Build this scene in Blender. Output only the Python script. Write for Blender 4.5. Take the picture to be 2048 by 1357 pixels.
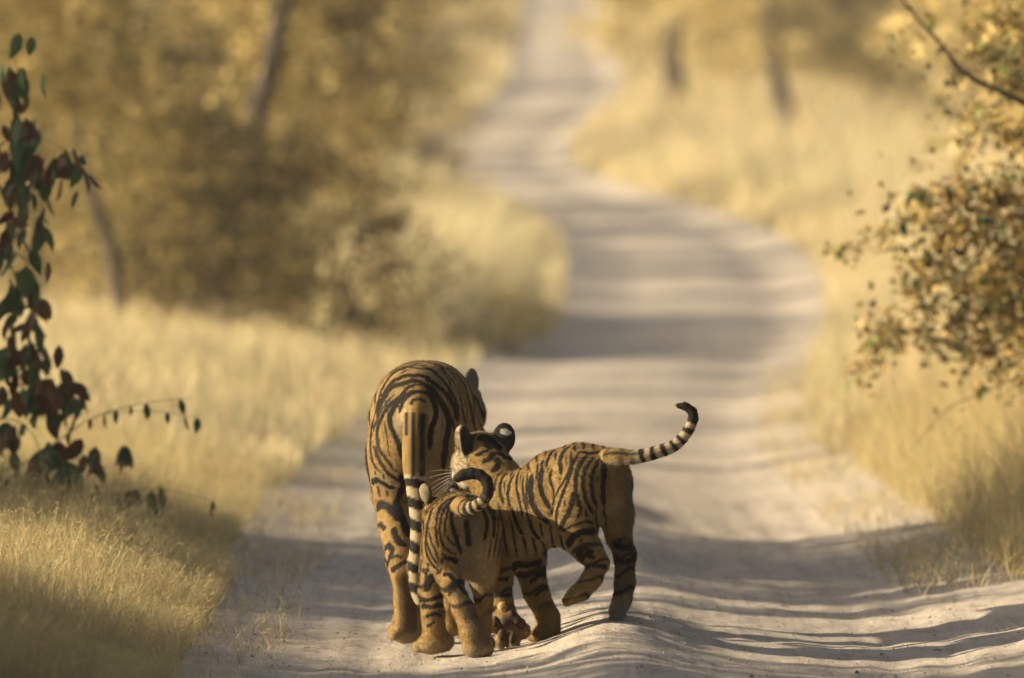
import bpy, bmesh, math, random
import numpy as np
from mathutils import Vector, Matrix, noise as mnoise

for o in list(bpy.data.objects):
    bpy.data.objects.remove(o, do_unlink=True)
scene = bpy.context.scene
COL = scene.collection
R = math.radians

# ------------------------------------------------------------------ camera, sky, sun, exposure
F_PX, CAM_D, CAM_H, HOR = 18700.0, 30.0, 1.449, 380.0      # telephoto from a vehicle, 30 m behind the animals
cam_data = bpy.data.cameras.new('camera')
cam = bpy.data.objects.new('camera', cam_data)
COL.objects.link(cam)
cam.location = (0.0, -CAM_D, CAM_H)
cam.rotation_euler = (R(90), 0, 0)
cam_data.sensor_width = 36.0
cam_data.lens = 36.0 * F_PX / 2048.0
cam_data.shift_y = -(1357 / 2 - HOR) / 2048.0
cam_data.clip_start = 0.5
cam_data.clip_end = 4000.0
cam_data.dof.use_dof = True
cam_data.dof.focus_distance = 29.6
cam_data.dof.aperture_fstop = cam_data.lens / 1000.0 / 0.088
scene.camera = cam

SUN_AZ, SUN_EL = R(8), R(18)       # light travels to the right and a little away from the camera
world = bpy.data.worlds.new('World')
scene.world = world
world.use_nodes = True
wn = world.node_tree
wn.nodes.clear()
w_out = wn.nodes.new('ShaderNodeOutputWorld')
w_bg = wn.nodes.new('ShaderNodeBackground')
w_sky = wn.nodes.new('ShaderNodeTexSky')
w_sky.sky_type = 'NISHITA'
w_sky.sun_disc = False
w_sky.sun_elevation = SUN_EL
# direction towards the sun: (-cos az, -sin az); the node measures rotation clockwise from +Y
w_sky.sun_rotation = math.atan2(-math.cos(SUN_AZ), -math.sin(SUN_AZ))
w_sky.dust_density = 4.0
w_sky.air_density = 1.0
w_sky.ozone_density = 1.0
w_bg.inputs['Strength'].default_value = 0.05
wn.links.new(w_sky.outputs[0], w_bg.inputs[0])
wn.links.new(w_bg.outputs[0], w_out.inputs[0])

sun_data = bpy.data.lights.new('sun', 'SUN')
sun_data.energy = 5.0
sun_data.angle = R(0.55)
sun_data.color = (1.0, 0.83, 0.56)
sun = bpy.data.objects.new('sun', sun_data)
COL.objects.link(sun)
sun_dir = Vector((math.cos(SUN_EL) * math.cos(SUN_AZ), math.cos(SUN_EL) * math.sin(SUN_AZ), -math.sin(SUN_EL)))
sun.rotation_euler = sun_dir.to_track_quat('-Z', 'Y').to_euler()
sun.location = (-20, -10, 12)

scene.view_settings.view_transform = 'Standard'
scene.view_settings.look = 'None'
scene.view_settings.exposure = 1.6
scene.view_settings.gamma = 1.0
scene.view_settings.use_curve_mapping = False
scene.cycles.use_denoising = True
try:
    scene.cycles.denoiser = 'OPENIMAGEDENOISE'
except Exception:
    pass
scene.cycles.max_bounces = 6
scene.cycles.transparent_max_bounces = 8
scene.cycles.caustics_reflective = False
scene.cycles.caustics_refractive = False

# ------------------------------------------------------------------ helpers
rng = np.random.default_rng(7)

def P(px, py, dy):
    """a point of the place at depth dy behind the animals, from the survey of the view"""
    d = CAM_D + dy
    return np.array([(px - 1024.0) * d / F_PX, dy, CAM_H + (HOR - py) * d / F_PX])

def tag(o, label=None, cat=None, group=None, kind=None):
    if label: o['label'] = label
    if cat: o['category'] = cat
    if group: o['group'] = group
    if kind: o['kind'] = kind
    return o

def link(o, parent=None):
    COL.objects.link(o)
    if parent is not None:
        o.parent = parent
    return o

def mesh_np(name, V, Fc, mat, parent=None, smooth=True, cols=None):
    """V (n,3), Fc (m,3|4) arrays -> mesh object"""
    me = bpy.data.meshes.new(name)
    V = np.ascontiguousarray(V, dtype=np.float32)
    Fc = np.ascontiguousarray(Fc, dtype=np.int32)
    k = Fc.shape[1]
    me.vertices.add(len(V)); me.vertices.foreach_set('co', V.ravel())
    me.loops.add(Fc.size); me.loops.foreach_set('vertex_index', Fc.ravel())
    me.polygons.add(len(Fc))
    me.polygons.foreach_set('loop_start', np.arange(0, Fc.size, k, dtype=np.int32))
    me.polygons.foreach_set('use_smooth', np.full(len(Fc), smooth, dtype=bool))
    if cols is not None:
        a = me.color_attributes.new('Col', 'FLOAT_COLOR', 'POINT')
        c = np.ones((len(V), 4), np.float32); c[:, :3] = cols
        a.data.foreach_set('color', c.ravel())
    me.update(calc_edges=True)
    me.validate()
    if mat is not None: me.materials.append(mat)
    o = bpy.data.objects.new(name, me)
    link(o, parent)
    return o

def empty(name, loc):
    o = bpy.data.objects.new(name, None)
    o.empty_display_size = 0.1
    o.location = loc
    link(o)
    return o

def new_mat(name):
    m = bpy.data.materials.new(name)
    m.use_nodes = True
    nt = m.node_tree
    nt.nodes.clear()
    out = nt.nodes.new('ShaderNodeOutputMaterial')
    return m, nt, out

def N(nt, typ, **kw):
    n = nt.nodes.new(typ)
    for k, v in kw.items():
        if k.startswith('i_'):
            n.inputs[k[2:].replace('_', ' ')].default_value = v
        else:
            setattr(n, k, v)
    return n

def ramp(nt, fac, stops):
    r = nt.nodes.new('ShaderNodeValToRGB')
    els = r.color_ramp.elements
    while len(els) < len(stops): els.new(0.5)
    for e, (p, c) in zip(els, stops):
        e.position = p; e.color = (*c, 1) if len(c) == 3 else c
    nt.links.new(fac, r.inputs[0])
    return r.outputs[0]

def sstep(a, b, x):
    t = np.clip((x - a) / (b - a), 0, 1)
    return t * t * (3 - 2 * t)

def hash3(ix, iy, iz, seed):
    h = (ix.astype(np.int64) * 374761393 + iy.astype(np.int64) * 668265263 + iz.astype(np.int64) * 2147483647 + seed * 144665) & 0xffffffff
    h = ((h ^ (h >> 13)) * 1274126177) & 0xffffffff
    h = h ^ (h >> 16)
    return (h & 0xffff) / 65535.0

def vnoise(p, scale, seed=0):
    """value noise 0..1 at points p (n,3)"""
    q = np.asarray(p) * scale
    i = np.floor(q).astype(np.int64); f = q - i
    f = f * f * (3 - 2 * f)
    r = 0
    for dx in (0, 1):
        for dy in (0, 1):
            for dz in (0, 1):
                w = (f[:, 0] if dx else 1 - f[:, 0]) * (f[:, 1] if dy else 1 - f[:, 1]) * (f[:, 2] if dz else 1 - f[:, 2])
                r = r + w * hash3(i[:, 0] + dx, i[:, 1] + dy, i[:, 2] + dz, seed)
    return r

def fbm(p, scale, seed=0, octaves=3):
    a, r, t = 1.0, 0, 0
    for k in range(octaves):
        r = r + a * vnoise(p, scale * 2 ** k, seed + k * 17); t += a; a *= 0.5
    return r / t

def resample(pts, step):
    pts = np.array(pts, float)
    # Catmull-Rom through the traced points
    out = []
    for i in range(len(pts) - 1):
        p0 = pts[max(i - 1, 0)]; p1 = pts[i]; p2 = pts[i + 1]; p3 = pts[min(i + 2, len(pts) - 1)]
        m = max(int(np.linalg.norm(p2 - p1) / step), 1)
        for t in np.arange(m) / m:
            out.append(0.5 * ((2 * p1) + (-p0 + p2) * t + (2 * p0 - 5 * p1 + 4 * p2 - p3) * t * t + (-p0 + 3 * p1 - 3 * p2 + p3) * t ** 3))
    out.append(pts[-1])
    return np.array(out)

# ------------------------------------------------------------------ the ground: dirt road climbing away through dry woodland
RD = np.array([  # distance from the camera, road centre x, road height
    (8, .36, 0), (30, .36, 0), (43.7, .28, 0), (52, .30, 0), (71, .88, 0), (97, 1.95, 0), (108, 2.15, .294), (120, 2.2, .68), (132, 1.75, 1.03),
    (143, .75, 1.3), (165, -.45, 1.8), (180, -.45, 2.22), (205, .6, 3.09), (230, 1.4, 3.9), (280, 1.4, 5.64), (340, 1.75, 7.6), (430, 2.3, 11.0),
    (560, 2.6, 17), (800, 3, 30), (1300, 4, 60)])
def road_c(d): return np.interp(d, RD[:, 0], RD[:, 1])
def smooth_interp(d, col):
    w = np.maximum(d * .05, .5)
    return (np.interp(d - w, RD[:, 0], RD[:, col]) + np.interp(d, RD[:, 0], RD[:, col]) * 2 + np.interp(d + w, RD[:, 0], RD[:, col])) / 4
HALF_W = 1.48

def base_z(x, y):
    d = y + CAM_D
    return smooth_interp(d, 2)
def off_x(x, y):
    return x - smooth_interp(y + CAM_D, 1)
def road_z(x, y):
    """cross-section: two wheel ruts, a loose sand ridge between, the right edge banked up"""
    o = off_x(x, y)
    d = y + CAM_D
    near = sstep(60, 40, d)
    z = base_z(x, y)
    p = np.stack([x, y, np.zeros_like(x)], -1)
    wav = .25 * (fbm(p, .35, 41, 2) - .5)
    z = z + near * .095 * np.exp(-((o - .03 + wav) / .23) ** 2) * np.clip(.72 + .28 * np.sin(y * 1.1 + 2.2), 0, 1.1)
    z = z - .02 * np.exp(-((o + .75) / .3) ** 2) - .03 * np.exp(-((o - .85) / .35) ** 2)
    z = z + .10 * sstep(.7, 2.0, o) + .05 * sstep(-1.0, -1.8, o)
    # gentle corrugation
    z = z + sstep(38, 70, d) * .035 * np.sin(2 * np.pi * (y + .4 * o) / 6.5 + 2 * vnoise(p, .09, 12)) * sstep(130, 90, d)
    return z
def ground_z(x, y):
    o = off_x(x, y)
    p = np.stack([x, y, np.zeros_like(x)], -1)
    z = road_z(x, y)
    out = np.maximum(np.abs(o) - HALF_W, 0)
    z = z - .07 * sstep(.0, -.35, np.abs(o) - HALF_W)
    z = z + .10 * sstep(0, 1.2, out) + .5 * (fbm(p, .12, 3, 3) - .5) * sstep(.3, 5, out)
    z = z + .05 * sstep(4, 40, out) * out * sstep(110, 200, y + CAM_D)
    return z

def grid_sheet(name, ys, xs_of, zf, mat):
    rows = []
    for y in ys:
        xs = xs_of(y)
        rows.append(np.stack([xs, np.full_like(xs, y)], -1))
    A = np.array(rows)
    n, m = A.shape[:2]
    x, y = A[..., 0].ravel(), A[..., 1].ravel()
    V = np.stack([x, y, zf(x, y)], -1)
    i = np.arange(n * m).reshape(n, m)
    Fq = np.stack([i[:-1, :-1], i[:-1, 1:], i[1:, 1:], i[1:, :-1]], -1).reshape(-1, 4)
    return mesh_np(name, V, Fq, mat)

def ground_material():
    m, nt, out = new_mat('dry_grass_floor')
    tc = N(nt, 'ShaderNodeTexCoord')
    n1 = N(nt, 'ShaderNodeTexNoise'); n1.inputs['Scale'].default_value = .6; n1.inputs['Detail'].default_value = 6
    n2 = N(nt, 'ShaderNodeTexNoise'); n2.inputs['Scale'].default_value = 14; n2.inputs['Detail'].default_value = 4
    mx = N(nt, 'ShaderNodeMath', operation='MULTIPLY_ADD'); mx.inputs[1].default_value = .5
    nt.links.new(tc.outputs['Object'], n1.inputs['Vector']); nt.links.new(tc.outputs['Object'], n2.inputs['Vector'])
    nt.links.new(n2.outputs[0], mx.inputs[0])
    h = N(nt, 'ShaderNodeMath', operation='MULTIPLY'); h.inputs[1].default_value = .5
    nt.links.new(n1.outputs[0], h.inputs[0]); nt.links.new(h.outputs[0], mx.inputs[2])
    c = ramp(nt, mx.outputs[0], [(.25, (.20, .145, .075)), (.5, (.36, .27, .13)), (.75, (.47, .37, .19))])
    b = N(nt, 'ShaderNodeBsdfPrincipled'); b.inputs['Roughness'].default_value = .95; b.inputs['Specular IOR Level'].default_value = .1
    bu = N(nt, 'ShaderNodeBump'); bu.inputs['Strength'].default_value = .8; bu.inputs['Distance'].default_value = .05
    nt.links.new(n2.outputs[0], bu.inputs['Height']); nt.links.new(bu.outputs[0], b.inputs['Normal'])
    nt.links.new(c, b.inputs['Base Color']); nt.links.new(b.outputs[0], out.inputs[0])
    return m

def road_material():
    m, nt, out = new_mat('road_sand')
    tc = N(nt, 'ShaderNodeTexCoord')
    def noise(scale, detail, stretch=(1, 1, 1), rough=.6):
        mp = N(nt, 'ShaderNodeMapping'); mp.inputs['Scale'].default_value = stretch
        nt.links.new(tc.outputs['Object'], mp.inputs[0])
        n = N(nt, 'ShaderNodeTexNoise'); n.inputs['Scale'].default_value = scale; n.inputs['Detail'].default_value = detail; n.inputs['Roughness'].default_value = rough
        nt.links.new(mp.outputs[0], n.inputs['Vector'])
        return n.outputs[0]
    big = noise(.8, 5, (1, .35, 1))
    mid = noise(7, 6, (1, .5, 1))
    grit = noise(120, 4)
    sand = noise(38, 6, (1, .7, 1), .75)
    streak = noise(26, 5, (1, .035, 1), .7)
    c4 = ramp(nt, streak, [(.30, (.62, .60, .58)), (.48, (.97, .97, .97)), (.72, (1.08, 1.06, 1.03))])
    c1 = ramp(nt, big, [(.3, (.355, .32, .275)), (.55, (.45, .40, .34)), (.75, (.515, .45, .37))])
    mxn = N(nt, 'ShaderNodeMath', operation='MULTIPLY_ADD'); mxn.inputs[1].default_value = .5
    hlf = N(nt, 'ShaderNodeMath', operation='MULTIPLY'); hlf.inputs[1].default_value = .5
    nt.links.new(sand, hlf.inputs[0]); nt.links.new(mid, mxn.inputs[0]); nt.links.new(hlf.outputs[0], mxn.inputs[2])
    c2 = ramp(nt, mxn.outputs[0], [(.32, (.66, .64, .62)), (.52, (1, 1, 1)), (.75, (1.10, 1.07, 1.02))])
    c3 = ramp(nt, grit, [(.30, (.45, .42, .40)), (.42, (.95, .95, .95)), (.7, (1.08, 1.06, 1.04))])
    m1 = N(nt, 'ShaderNodeMixRGB', blend_type='MULTIPLY'); m1.inputs[0].default_value = 1
    m2 = N(nt, 'ShaderNodeMixRGB', blend_type='MULTIPLY'); m2.inputs[0].default_value = 1
    nt.links.new(c1, m1.inputs[1]); nt.links.new(c2, m1.inputs[2])
    m4 = N(nt, 'ShaderNodeMixRGB', blend_type='MULTIPLY'); m4.inputs[0].default_value = .8
    nt.links.new(m1.outputs[0], m4.inputs[1]); nt.links.new(c4, m4.inputs[2]); nt.links.new(m4.outputs[0], m2.inputs[1]); nt.links.new(c3, m2.inputs[2])
    b = N(nt, 'ShaderNodeBsdfPrincipled'); b.inputs['Roughness'].default_value = .92; b.inputs['Specular IOR Level'].default_value = .15
    b1 = N(nt, 'ShaderNodeBump'); b1.inputs['Strength'].default_value = .55; b1.inputs['Distance'].default_value = .02
    b2 = N(nt, 'ShaderNodeBump'); b2.inputs['Strength'].default_value = .6; b2.inputs['Distance'].default_value = .004
    nt.links.new(mid, b1.inputs['Height']); nt.links.new(grit, b2.inputs['Height'])
    b3 = N(nt, 'ShaderNodeBump'); b3.inputs['Strength'].default_value = .8; b3.inputs['Distance'].default_value = .014
    nt.links.new(sand, b3.inputs['Height']); nt.links.new(b1.outputs[0], b3.inputs['Normal']); nt.links.new(b3.outputs[0], b2.inputs['Normal']); nt.links.new(b2.outputs[0], b.inputs['Normal'])
    nt.links.new(m2.outputs[0], b.inputs['Base Color']); nt.links.new(b.outputs[0], out.inputs[0])
    return m

def road_detail(x, y):
    z = road_z(x, y)
    p = np.stack([x, y * .6, np.zeros_like(x)], -1)
    d = y + CAM_D
    nr = sstep(50, 38, d)
    z = z + nr * (.016 * (fbm(p, 3.0, 21, 3) - .5) + .013 * (fbm(p, 11, 22, 3) - .5))
    # soft wheel grooves along the ruts
    o = off_x(x, y)
    g = np.sin(o * 34 + 3 * vnoise(p, .8, 5))
    z = z + nr * .004 * g * (np.exp(-((o + .75) / .3) ** 2) + .7 * np.exp(-((o - .95) / .4) ** 2))
    e = np.abs(o) - HALF_W
    return z + .03 * sstep(.0, .35, e) * 0 - .10 * sstep(.15, .55, e)

M_GROUND = ground_material()
M_ROAD = road_material()
# ground sheet out past the top of the hill
ys = np.concatenate([np.arange(-36, 30, .5), 30 * np.exp(np.linspace(0, math.log(1250 / 30), 150))])
uu = np.concatenate([-np.exp(np.linspace(math.log(400), math.log(2.2), 60)), np.linspace(-2.1, 2.1, 43), np.exp(np.linspace(math.log(2.2), math.log(400), 60))])
gr = grid_sheet('ground', ys, lambda y: uu + float(smooth_interp(np.array([y + CAM_D]), 1)[0]), ground_z, M_GROUND)
tag(gr, kind='structure')
ys = np.concatenate([np.arange(-5, 10, .022), np.arange(10, 30, .12), 30 * np.exp(np.linspace(0, math.log(560 / 30), 260))])
vv = np.linspace(-HALF_W - .55, HALF_W + .55, 190)
rd = grid_sheet('road', ys, lambda y: vv + float(smooth_interp(np.array([y + CAM_D]), 1)[0]), road_detail, M_ROAD)
tag(rd, kind='structure')

def gz(x, y):
    x = np.atleast_1d(np.asarray(x, float)); y = np.atleast_1d(np.asarray(y, float))
    o = np.abs(off_x(x, y))
    return np.where(o < HALF_W, road_detail(x, y), ground_z(x, y))

# ------------------------------------------------------------------ dry grass
def straw_material(name, trans=.35):
    m, nt, out = new_mat(name)
    at = N(nt, 'ShaderNodeAttribute', attribute_name='Col')
    d = N(nt, 'ShaderNodeBsdfDiffuse'); t = N(nt, 'ShaderNodeBsdfTranslucent')
    mx = N(nt, 'ShaderNodeMixShader'); mx.inputs[0].default_value = trans
    nt.links.new(at.outputs['Color'], d.inputs[0]); nt.links.new(at.outputs['Color'], t.inputs[0])
    nt.links.new(d.outputs[0], mx.inputs[1]); nt.links.new(t.outputs[0], mx.inputs[2])
    nt.links.new(mx.outputs[0], out.inputs[0])
    return m
M_STRAW = straw_material('dry_straw')

def blades(x, y, h, w, lean, r, colour, heads=0.0):
    """arrays of blade roots -> vertices, triangles, colours; 3-segment curved blades, some with feathery side spikelets"""
    n = len(x)
    z = gz(x, y) - .02
    az = r.uniform(0, 2 * np.pi, n); ln = np.abs(r.normal(lean, lean * .6, n))
    dx, dy = np.cos(az), np.sin(az)
    fa = r.uniform(0, np.pi, n)
    sx, sy = np.cos(fa), np.sin(fa)
    ts = np.array([0, .4, .75, 1.0])
    V = np.zeros((n, 7, 3))
    for k, t in enumerate(ts):
        cx = x + dx * ln * h * t ** 1.8; cy = y + dy * ln * h * t ** 1.8
        cz = z + h * (t - .35 * np.minimum(ln, 1.2) ** 2 * t ** 2.4)
        ww = w * (1 - .75 * t)
        if k < 3:
            V[:, 2 * k] = np.stack([cx - sx * ww, cy - sy * ww, cz], -1)
            V[:, 2 * k + 1] = np.stack([cx + sx * ww, cy + sy * ww, cz], -1)
        else:
            V[:, 6] = np.stack([cx, cy, cz], -1)
    T = np.array([[0, 1, 3], [0, 3, 2], [2, 3, 5], [2, 5, 4], [4, 5, 6]])
    F_ = (np.arange(n)[:, None, None] * 7 + T[None]).reshape(-1, 3)
    c = np.array(colour) * r.uniform(.65, 1.3, (n, 1)) * (1 + r.normal(0, .06, (n, 3)))
    C = np.repeat(c[:, None], 7, 1)
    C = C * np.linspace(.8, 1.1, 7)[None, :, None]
    V, C = V.reshape(-1, 3), C.reshape(-1, 3)
    if heads > 0:
        sel = np.where(r.random(n) < heads)[0]
        k = 7
        tip = V.reshape(n, 7, 3)[sel, 6]; mid = V.reshape(n, 7, 3)[sel, 4]
        u = r.uniform(-.35, 1.0, (len(sel), k))
        p = mid[:, None] + (tip - mid)[:, None] * u[..., None]
        dr = r.normal(0, 1, (len(sel), k, 3)); dr[..., 2] = np.abs(dr[..., 2]) * .8
        dr /= np.linalg.norm(dr, axis=-1, keepdims=True)
        L = r.uniform(.015, .05, (len(sel), k, 1))
        sd = r.normal(0, 1, (len(sel), k, 3)); sd /= np.linalg.norm(sd, axis=-1, keepdims=True)
        ww = w[sel][:, None, None] * .8
        tri = np.stack([p, p + dr * L * .6 + sd * ww, p + dr * L], 2).reshape(-1, 3)
        f2 = np.arange(len(tri)).reshape(-1, 3) + len(V)
        c2 = np.repeat(np.clip(c[sel] * 1.12, 0, .8), k * 3, 0)
        V = np.concatenate([V, tri]); C = np.concatenate([C, c2]); F_ = np.concatenate([F_, f2])
    return V, F_, np.clip(C, 0, .85)

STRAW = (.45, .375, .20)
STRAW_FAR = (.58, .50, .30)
def scatter(n, d0, d1, side, o0, o1, r, power=1.0):
    """roots at distances d0..d1 from the camera, o0..o1 m outside the road edge on one side"""
    u = r.random(n)
    d = d0 * (d1 / d0) ** u
    o = HALF_W + o0 + (o1 - o0) * r.random(n) ** power * (d / d1) ** .25
    x = smooth_interp(d, 1) + side * o
    return x, d - CAM_D

def grass_object(name, parts, label):
    Vs, Fs, Cs, k = [], [], [], 0
    for V, F_, C in parts:
        Vs.append(V); Fs.append(F_ + k); Cs.append(C); k += len(V)
    o = mesh_np(name, np.concatenate(Vs), np.concatenate(Fs), M_STRAW, None, True, np.concatenate(Cs))
    tag(o, label, 'grass', None, 'stuff')
    return o

gr_r = np.random.default_rng(5)
def grass_patch(n, d0, d1, side, o0, o1, h, w, lean, power=1.4, heads=0, clump=.6, col=STRAW):
    x, y = scatter(int(n * 1.6), d0, d1, side, o0, o1, gr_r, power)
    p = np.stack([x, y, np.zeros_like(x)], -1)
    cl = fbm(p, 1.3 if d1 < 60 else .5, 77, 2)
    edge = np.abs(off_x(x, y)) - HALF_W - o0
    keep = (cl + gr_r.random(len(x)) * .5 > .25 + clump * .5)
    x, y, cl, edge = x[keep][:n], y[keep][:n], cl[keep][:n], edge[keep][:n]
    hh = h * (.45 + .9 * cl) * gr_r.uniform(.6, 1.15, len(x)) * (.45 + .55 * sstep(0, .5 if d1 < 60 else 1.2, edge))
    return blades(x, y, hh, np.full(len(x), w) * gr_r.uniform(.6, 1.4, len(x)), lean, gr_r, col, heads)

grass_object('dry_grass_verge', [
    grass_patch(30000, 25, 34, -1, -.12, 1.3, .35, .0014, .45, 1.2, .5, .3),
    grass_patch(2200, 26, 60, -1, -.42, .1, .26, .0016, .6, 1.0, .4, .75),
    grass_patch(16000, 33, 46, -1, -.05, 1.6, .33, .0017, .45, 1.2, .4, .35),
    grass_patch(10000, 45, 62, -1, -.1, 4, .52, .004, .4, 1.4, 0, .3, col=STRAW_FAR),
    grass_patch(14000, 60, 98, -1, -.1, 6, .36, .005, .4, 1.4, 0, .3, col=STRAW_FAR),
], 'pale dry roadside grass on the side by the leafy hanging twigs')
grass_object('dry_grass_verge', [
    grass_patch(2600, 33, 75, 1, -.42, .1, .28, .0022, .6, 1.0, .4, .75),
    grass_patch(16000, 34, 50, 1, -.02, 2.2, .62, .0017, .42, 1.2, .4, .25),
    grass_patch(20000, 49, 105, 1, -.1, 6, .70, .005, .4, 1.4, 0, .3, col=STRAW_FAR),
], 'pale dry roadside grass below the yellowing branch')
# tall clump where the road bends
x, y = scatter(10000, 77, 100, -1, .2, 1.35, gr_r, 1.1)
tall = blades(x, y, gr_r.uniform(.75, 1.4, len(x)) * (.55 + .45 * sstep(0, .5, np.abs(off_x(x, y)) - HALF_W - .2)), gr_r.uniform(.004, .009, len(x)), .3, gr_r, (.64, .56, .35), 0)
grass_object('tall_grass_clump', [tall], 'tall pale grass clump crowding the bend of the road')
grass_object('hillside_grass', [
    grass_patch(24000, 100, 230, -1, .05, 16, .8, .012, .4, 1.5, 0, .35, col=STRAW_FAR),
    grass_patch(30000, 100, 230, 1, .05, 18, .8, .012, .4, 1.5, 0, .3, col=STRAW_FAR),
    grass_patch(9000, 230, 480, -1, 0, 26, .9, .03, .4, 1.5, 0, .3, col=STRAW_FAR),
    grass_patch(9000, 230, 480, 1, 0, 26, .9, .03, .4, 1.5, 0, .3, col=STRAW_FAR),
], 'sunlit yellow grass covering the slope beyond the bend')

# ------------------------------------------------------------------ trees and shrubs
def bark_material(name, c0, c1):
    m, nt, out = new_mat(name)
    tc = N(nt, 'ShaderNodeTexCoord')
    n1 = N(nt, 'ShaderNodeTexNoise'); n1.inputs['Scale'].default_value = 18; n1.inputs['Detail'].default_value = 6
    mp = N(nt, 'ShaderNodeMapping'); mp.inputs['Scale'].default_value = (1, 1, .25)
    nt.links.new(tc.outputs['Object'], mp.inputs[0]); nt.links.new(mp.outputs[0], n1.inputs['Vector'])
    c = ramp(nt, n1.outputs[0], [(.3, c0), (.7, c1)])
    b = N(nt, 'ShaderNodeBsdfPrincipled'); b.inputs['Roughness'].default_value = .9
    bu = N(nt, 'ShaderNodeBump'); bu.inputs['Strength'].default_value = .7; bu.inputs['Distance'].default_value = .02
    nt.links.new(n1.outputs[0], bu.inputs['Height']); nt.links.new(bu.outputs[0], b.inputs['Normal'])
    nt.links.new(c, b.inputs['Base Color']); nt.links.new(b.outputs[0], out.inputs[0])
    return m
M_BARK = bark_material('dark_bark', (.022, .017, .013), (.06, .045, .034))
M_TWIG = bark_material('twig_bark', (.10, .07, .045), (.22, .16, .10))
M_LEAF = straw_material('leaf_colours', .28)

def tube(pts, radii, sides=6):
    pts = np.array(pts, float); n = len(pts)
    V, Fc = [], []
    for i in range(n):
        t = pts[min(i + 1, n - 1)] - pts[max(i - 1, 0)]; t /= max(np.linalg.norm(t), 1e-9)
        a = np.array([0, 0, 1.0]) if abs(t[2]) < .9 else np.array([1.0, 0, 0])
        u = np.cross(t, a); u /= np.linalg.norm(u); v = np.cross(t, u)
        for k in range(sides):
            an = 2 * np.pi * k / sides
            V.append(pts[i] + radii[i] * (math.cos(an) * u + math.sin(an) * v))
    for i in range(n - 1):
        for k in range(sides):
            k2 = (k + 1) % sides
            Fc.append((i * sides + k, i * sides + k2, (i + 1) * sides + k2, (i + 1) * sides + k))
    return np.array(V), np.array(Fc)

def join(parts):
    Vs, Fs, k = [], [], 0
    for V, F_ in parts:
        Vs.append(V); Fs.append(F_ + k); k += len(V)
    return np.concatenate(Vs), np.concatenate(Fs)

def tree_proto(r, height, spread, clear, n_leaf, leaf, pal, trunk_r, lean=.15, limbs=9):
    """returns (trunk V,F), (leaf V,F,C): tapered trunk with limbs and leaf clumps spread round the limb ends"""
    parts = []
    bend = r.normal(0, 1, 2) * lean
    def trunk_at(t): return np.array([bend[0] * height * .5 * t ** 1.5 + .06 * height * math.sin(3 * t + bend[1]), bend[1] * height * .5 * t ** 1.4, height * .8 * t])
    ts = np.linspace(0, 1, 8)
    parts.append(tube([trunk_at(t) for t in ts], trunk_r * (1 - .8 * ts), 7))
    tips = []
    for i in range(limbs):
        t0 = clear + (1 - clear) * (i + r.random()) / limbs
        t0 = min(t0, .97)
        a = i * 2.4 + r.normal(0, .4)
        L = spread * r.uniform(.55, 1.0) * (1.15 - .5 * t0)
        p0 = trunk_at(t0)
        up = r.uniform(.1, .6)
        q = [p0 + L * s * np.array([math.cos(a), math.sin(a), up * (1 - .35 * s)]) + r.normal(0, .04 * L, 3) * s for s in np.linspace(0, 1, 5)]
        rr = trunk_r * (1 - .75 * t0) * .55
        parts.append(tube(q, rr * (1 - .8 * np.linspace(0, 1, 5)), 5))
        for s in (2, 3, 4):
            tips.append((q[s], L))
            for _ in range(2):
                e = q[s] + r.normal(0, .28, 3) * L
                parts.append(tube([q[s], (q[s] + e) / 2 + r.normal(0, .03 * L, 3), e], np.array([rr * .3, rr * .2, rr * .08]), 4))
                tips.append((e, L * .8))
    tips.append((trunk_at(1), spread * .6))
    k = len(tips)
    which = r.integers(0, k, n_leaf)
    cen = np.array([t[0] for t in tips])[which]
    sz = np.array([t[1] for t in tips])[which]
    pos = cen + r.normal(0, .17, (n_leaf, 3)) * sz[:, None] * np.array([1, 1, .75])
    nrm = r.normal(0, 1, (n_leaf, 3)); nrm[:, 2] += .3
    nrm /= np.linalg.norm(nrm, axis=1, keepdims=True)
    a = np.cross(nrm, r.normal(0, 1, (n_leaf, 3))); a /= np.linalg.norm(a, axis=1, keepdims=True)
    b = np.cross(nrm, a)
    l = leaf * r.uniform(.6, 1.4, (n_leaf, 1)); w = l * r.uniform(.4, .65, (n_leaf, 1))
    V = np.stack([pos - a * l * .5, pos + b * w * .5 + nrm * l * .06, pos + a * l * .5, pos - b * w * .5 + nrm * l * .06], 1).reshape(-1, 3)
    Fq = np.arange(n_leaf * 4).reshape(-1, 4)
    clump_tone = r.uniform(0, 1, k)[which]
    mixv = np.clip(clump_tone + r.normal(0, .25, n_leaf), 0, .999) * (len(pal) - 1)
    pa = np.array(pal); i0 = mixv.astype(int)
    c = pa[i0] + (pa[np.minimum(i0 + 1, len(pal) - 1)] - pa[i0]) * (mixv - i0)[:, None]
    c = c * r.uniform(.75, 1.25, (n_leaf, 1))
    return join(parts), (V, Fq, np.repeat(c, 4, 0))

OLIVE = [(.11, .10, .040), (.20, .165, .062), (.36, .28, .11), (.50, .39, .17)]
GOLD = [(.25, .20, .08), (.43, .34, .135), (.58, .47, .22), (.62, .52, .28)]
DARKG = [(.030, .030, .015), (.055, .050, .022), (.11, .085, .035), (.24, .18, .075)]

protos = {}
def proto(key, *a, **k):
    r = np.random.default_rng(abs(hash(key)) % 1000 if not isinstance(key, int) else key)
    (tv, tf), (lv, lf, lc) = tree_proto(r, *a, **k)
    tr = mesh_np('trunk', tv, tf, M_BARK); cr = mesh_np('crown', lv, lf, M_LEAF, None, False, lc)
    md = (tr.data, cr.data)
    for o in (tr, cr): bpy.data.objects.remove(o)
    protos[key] = md

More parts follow.
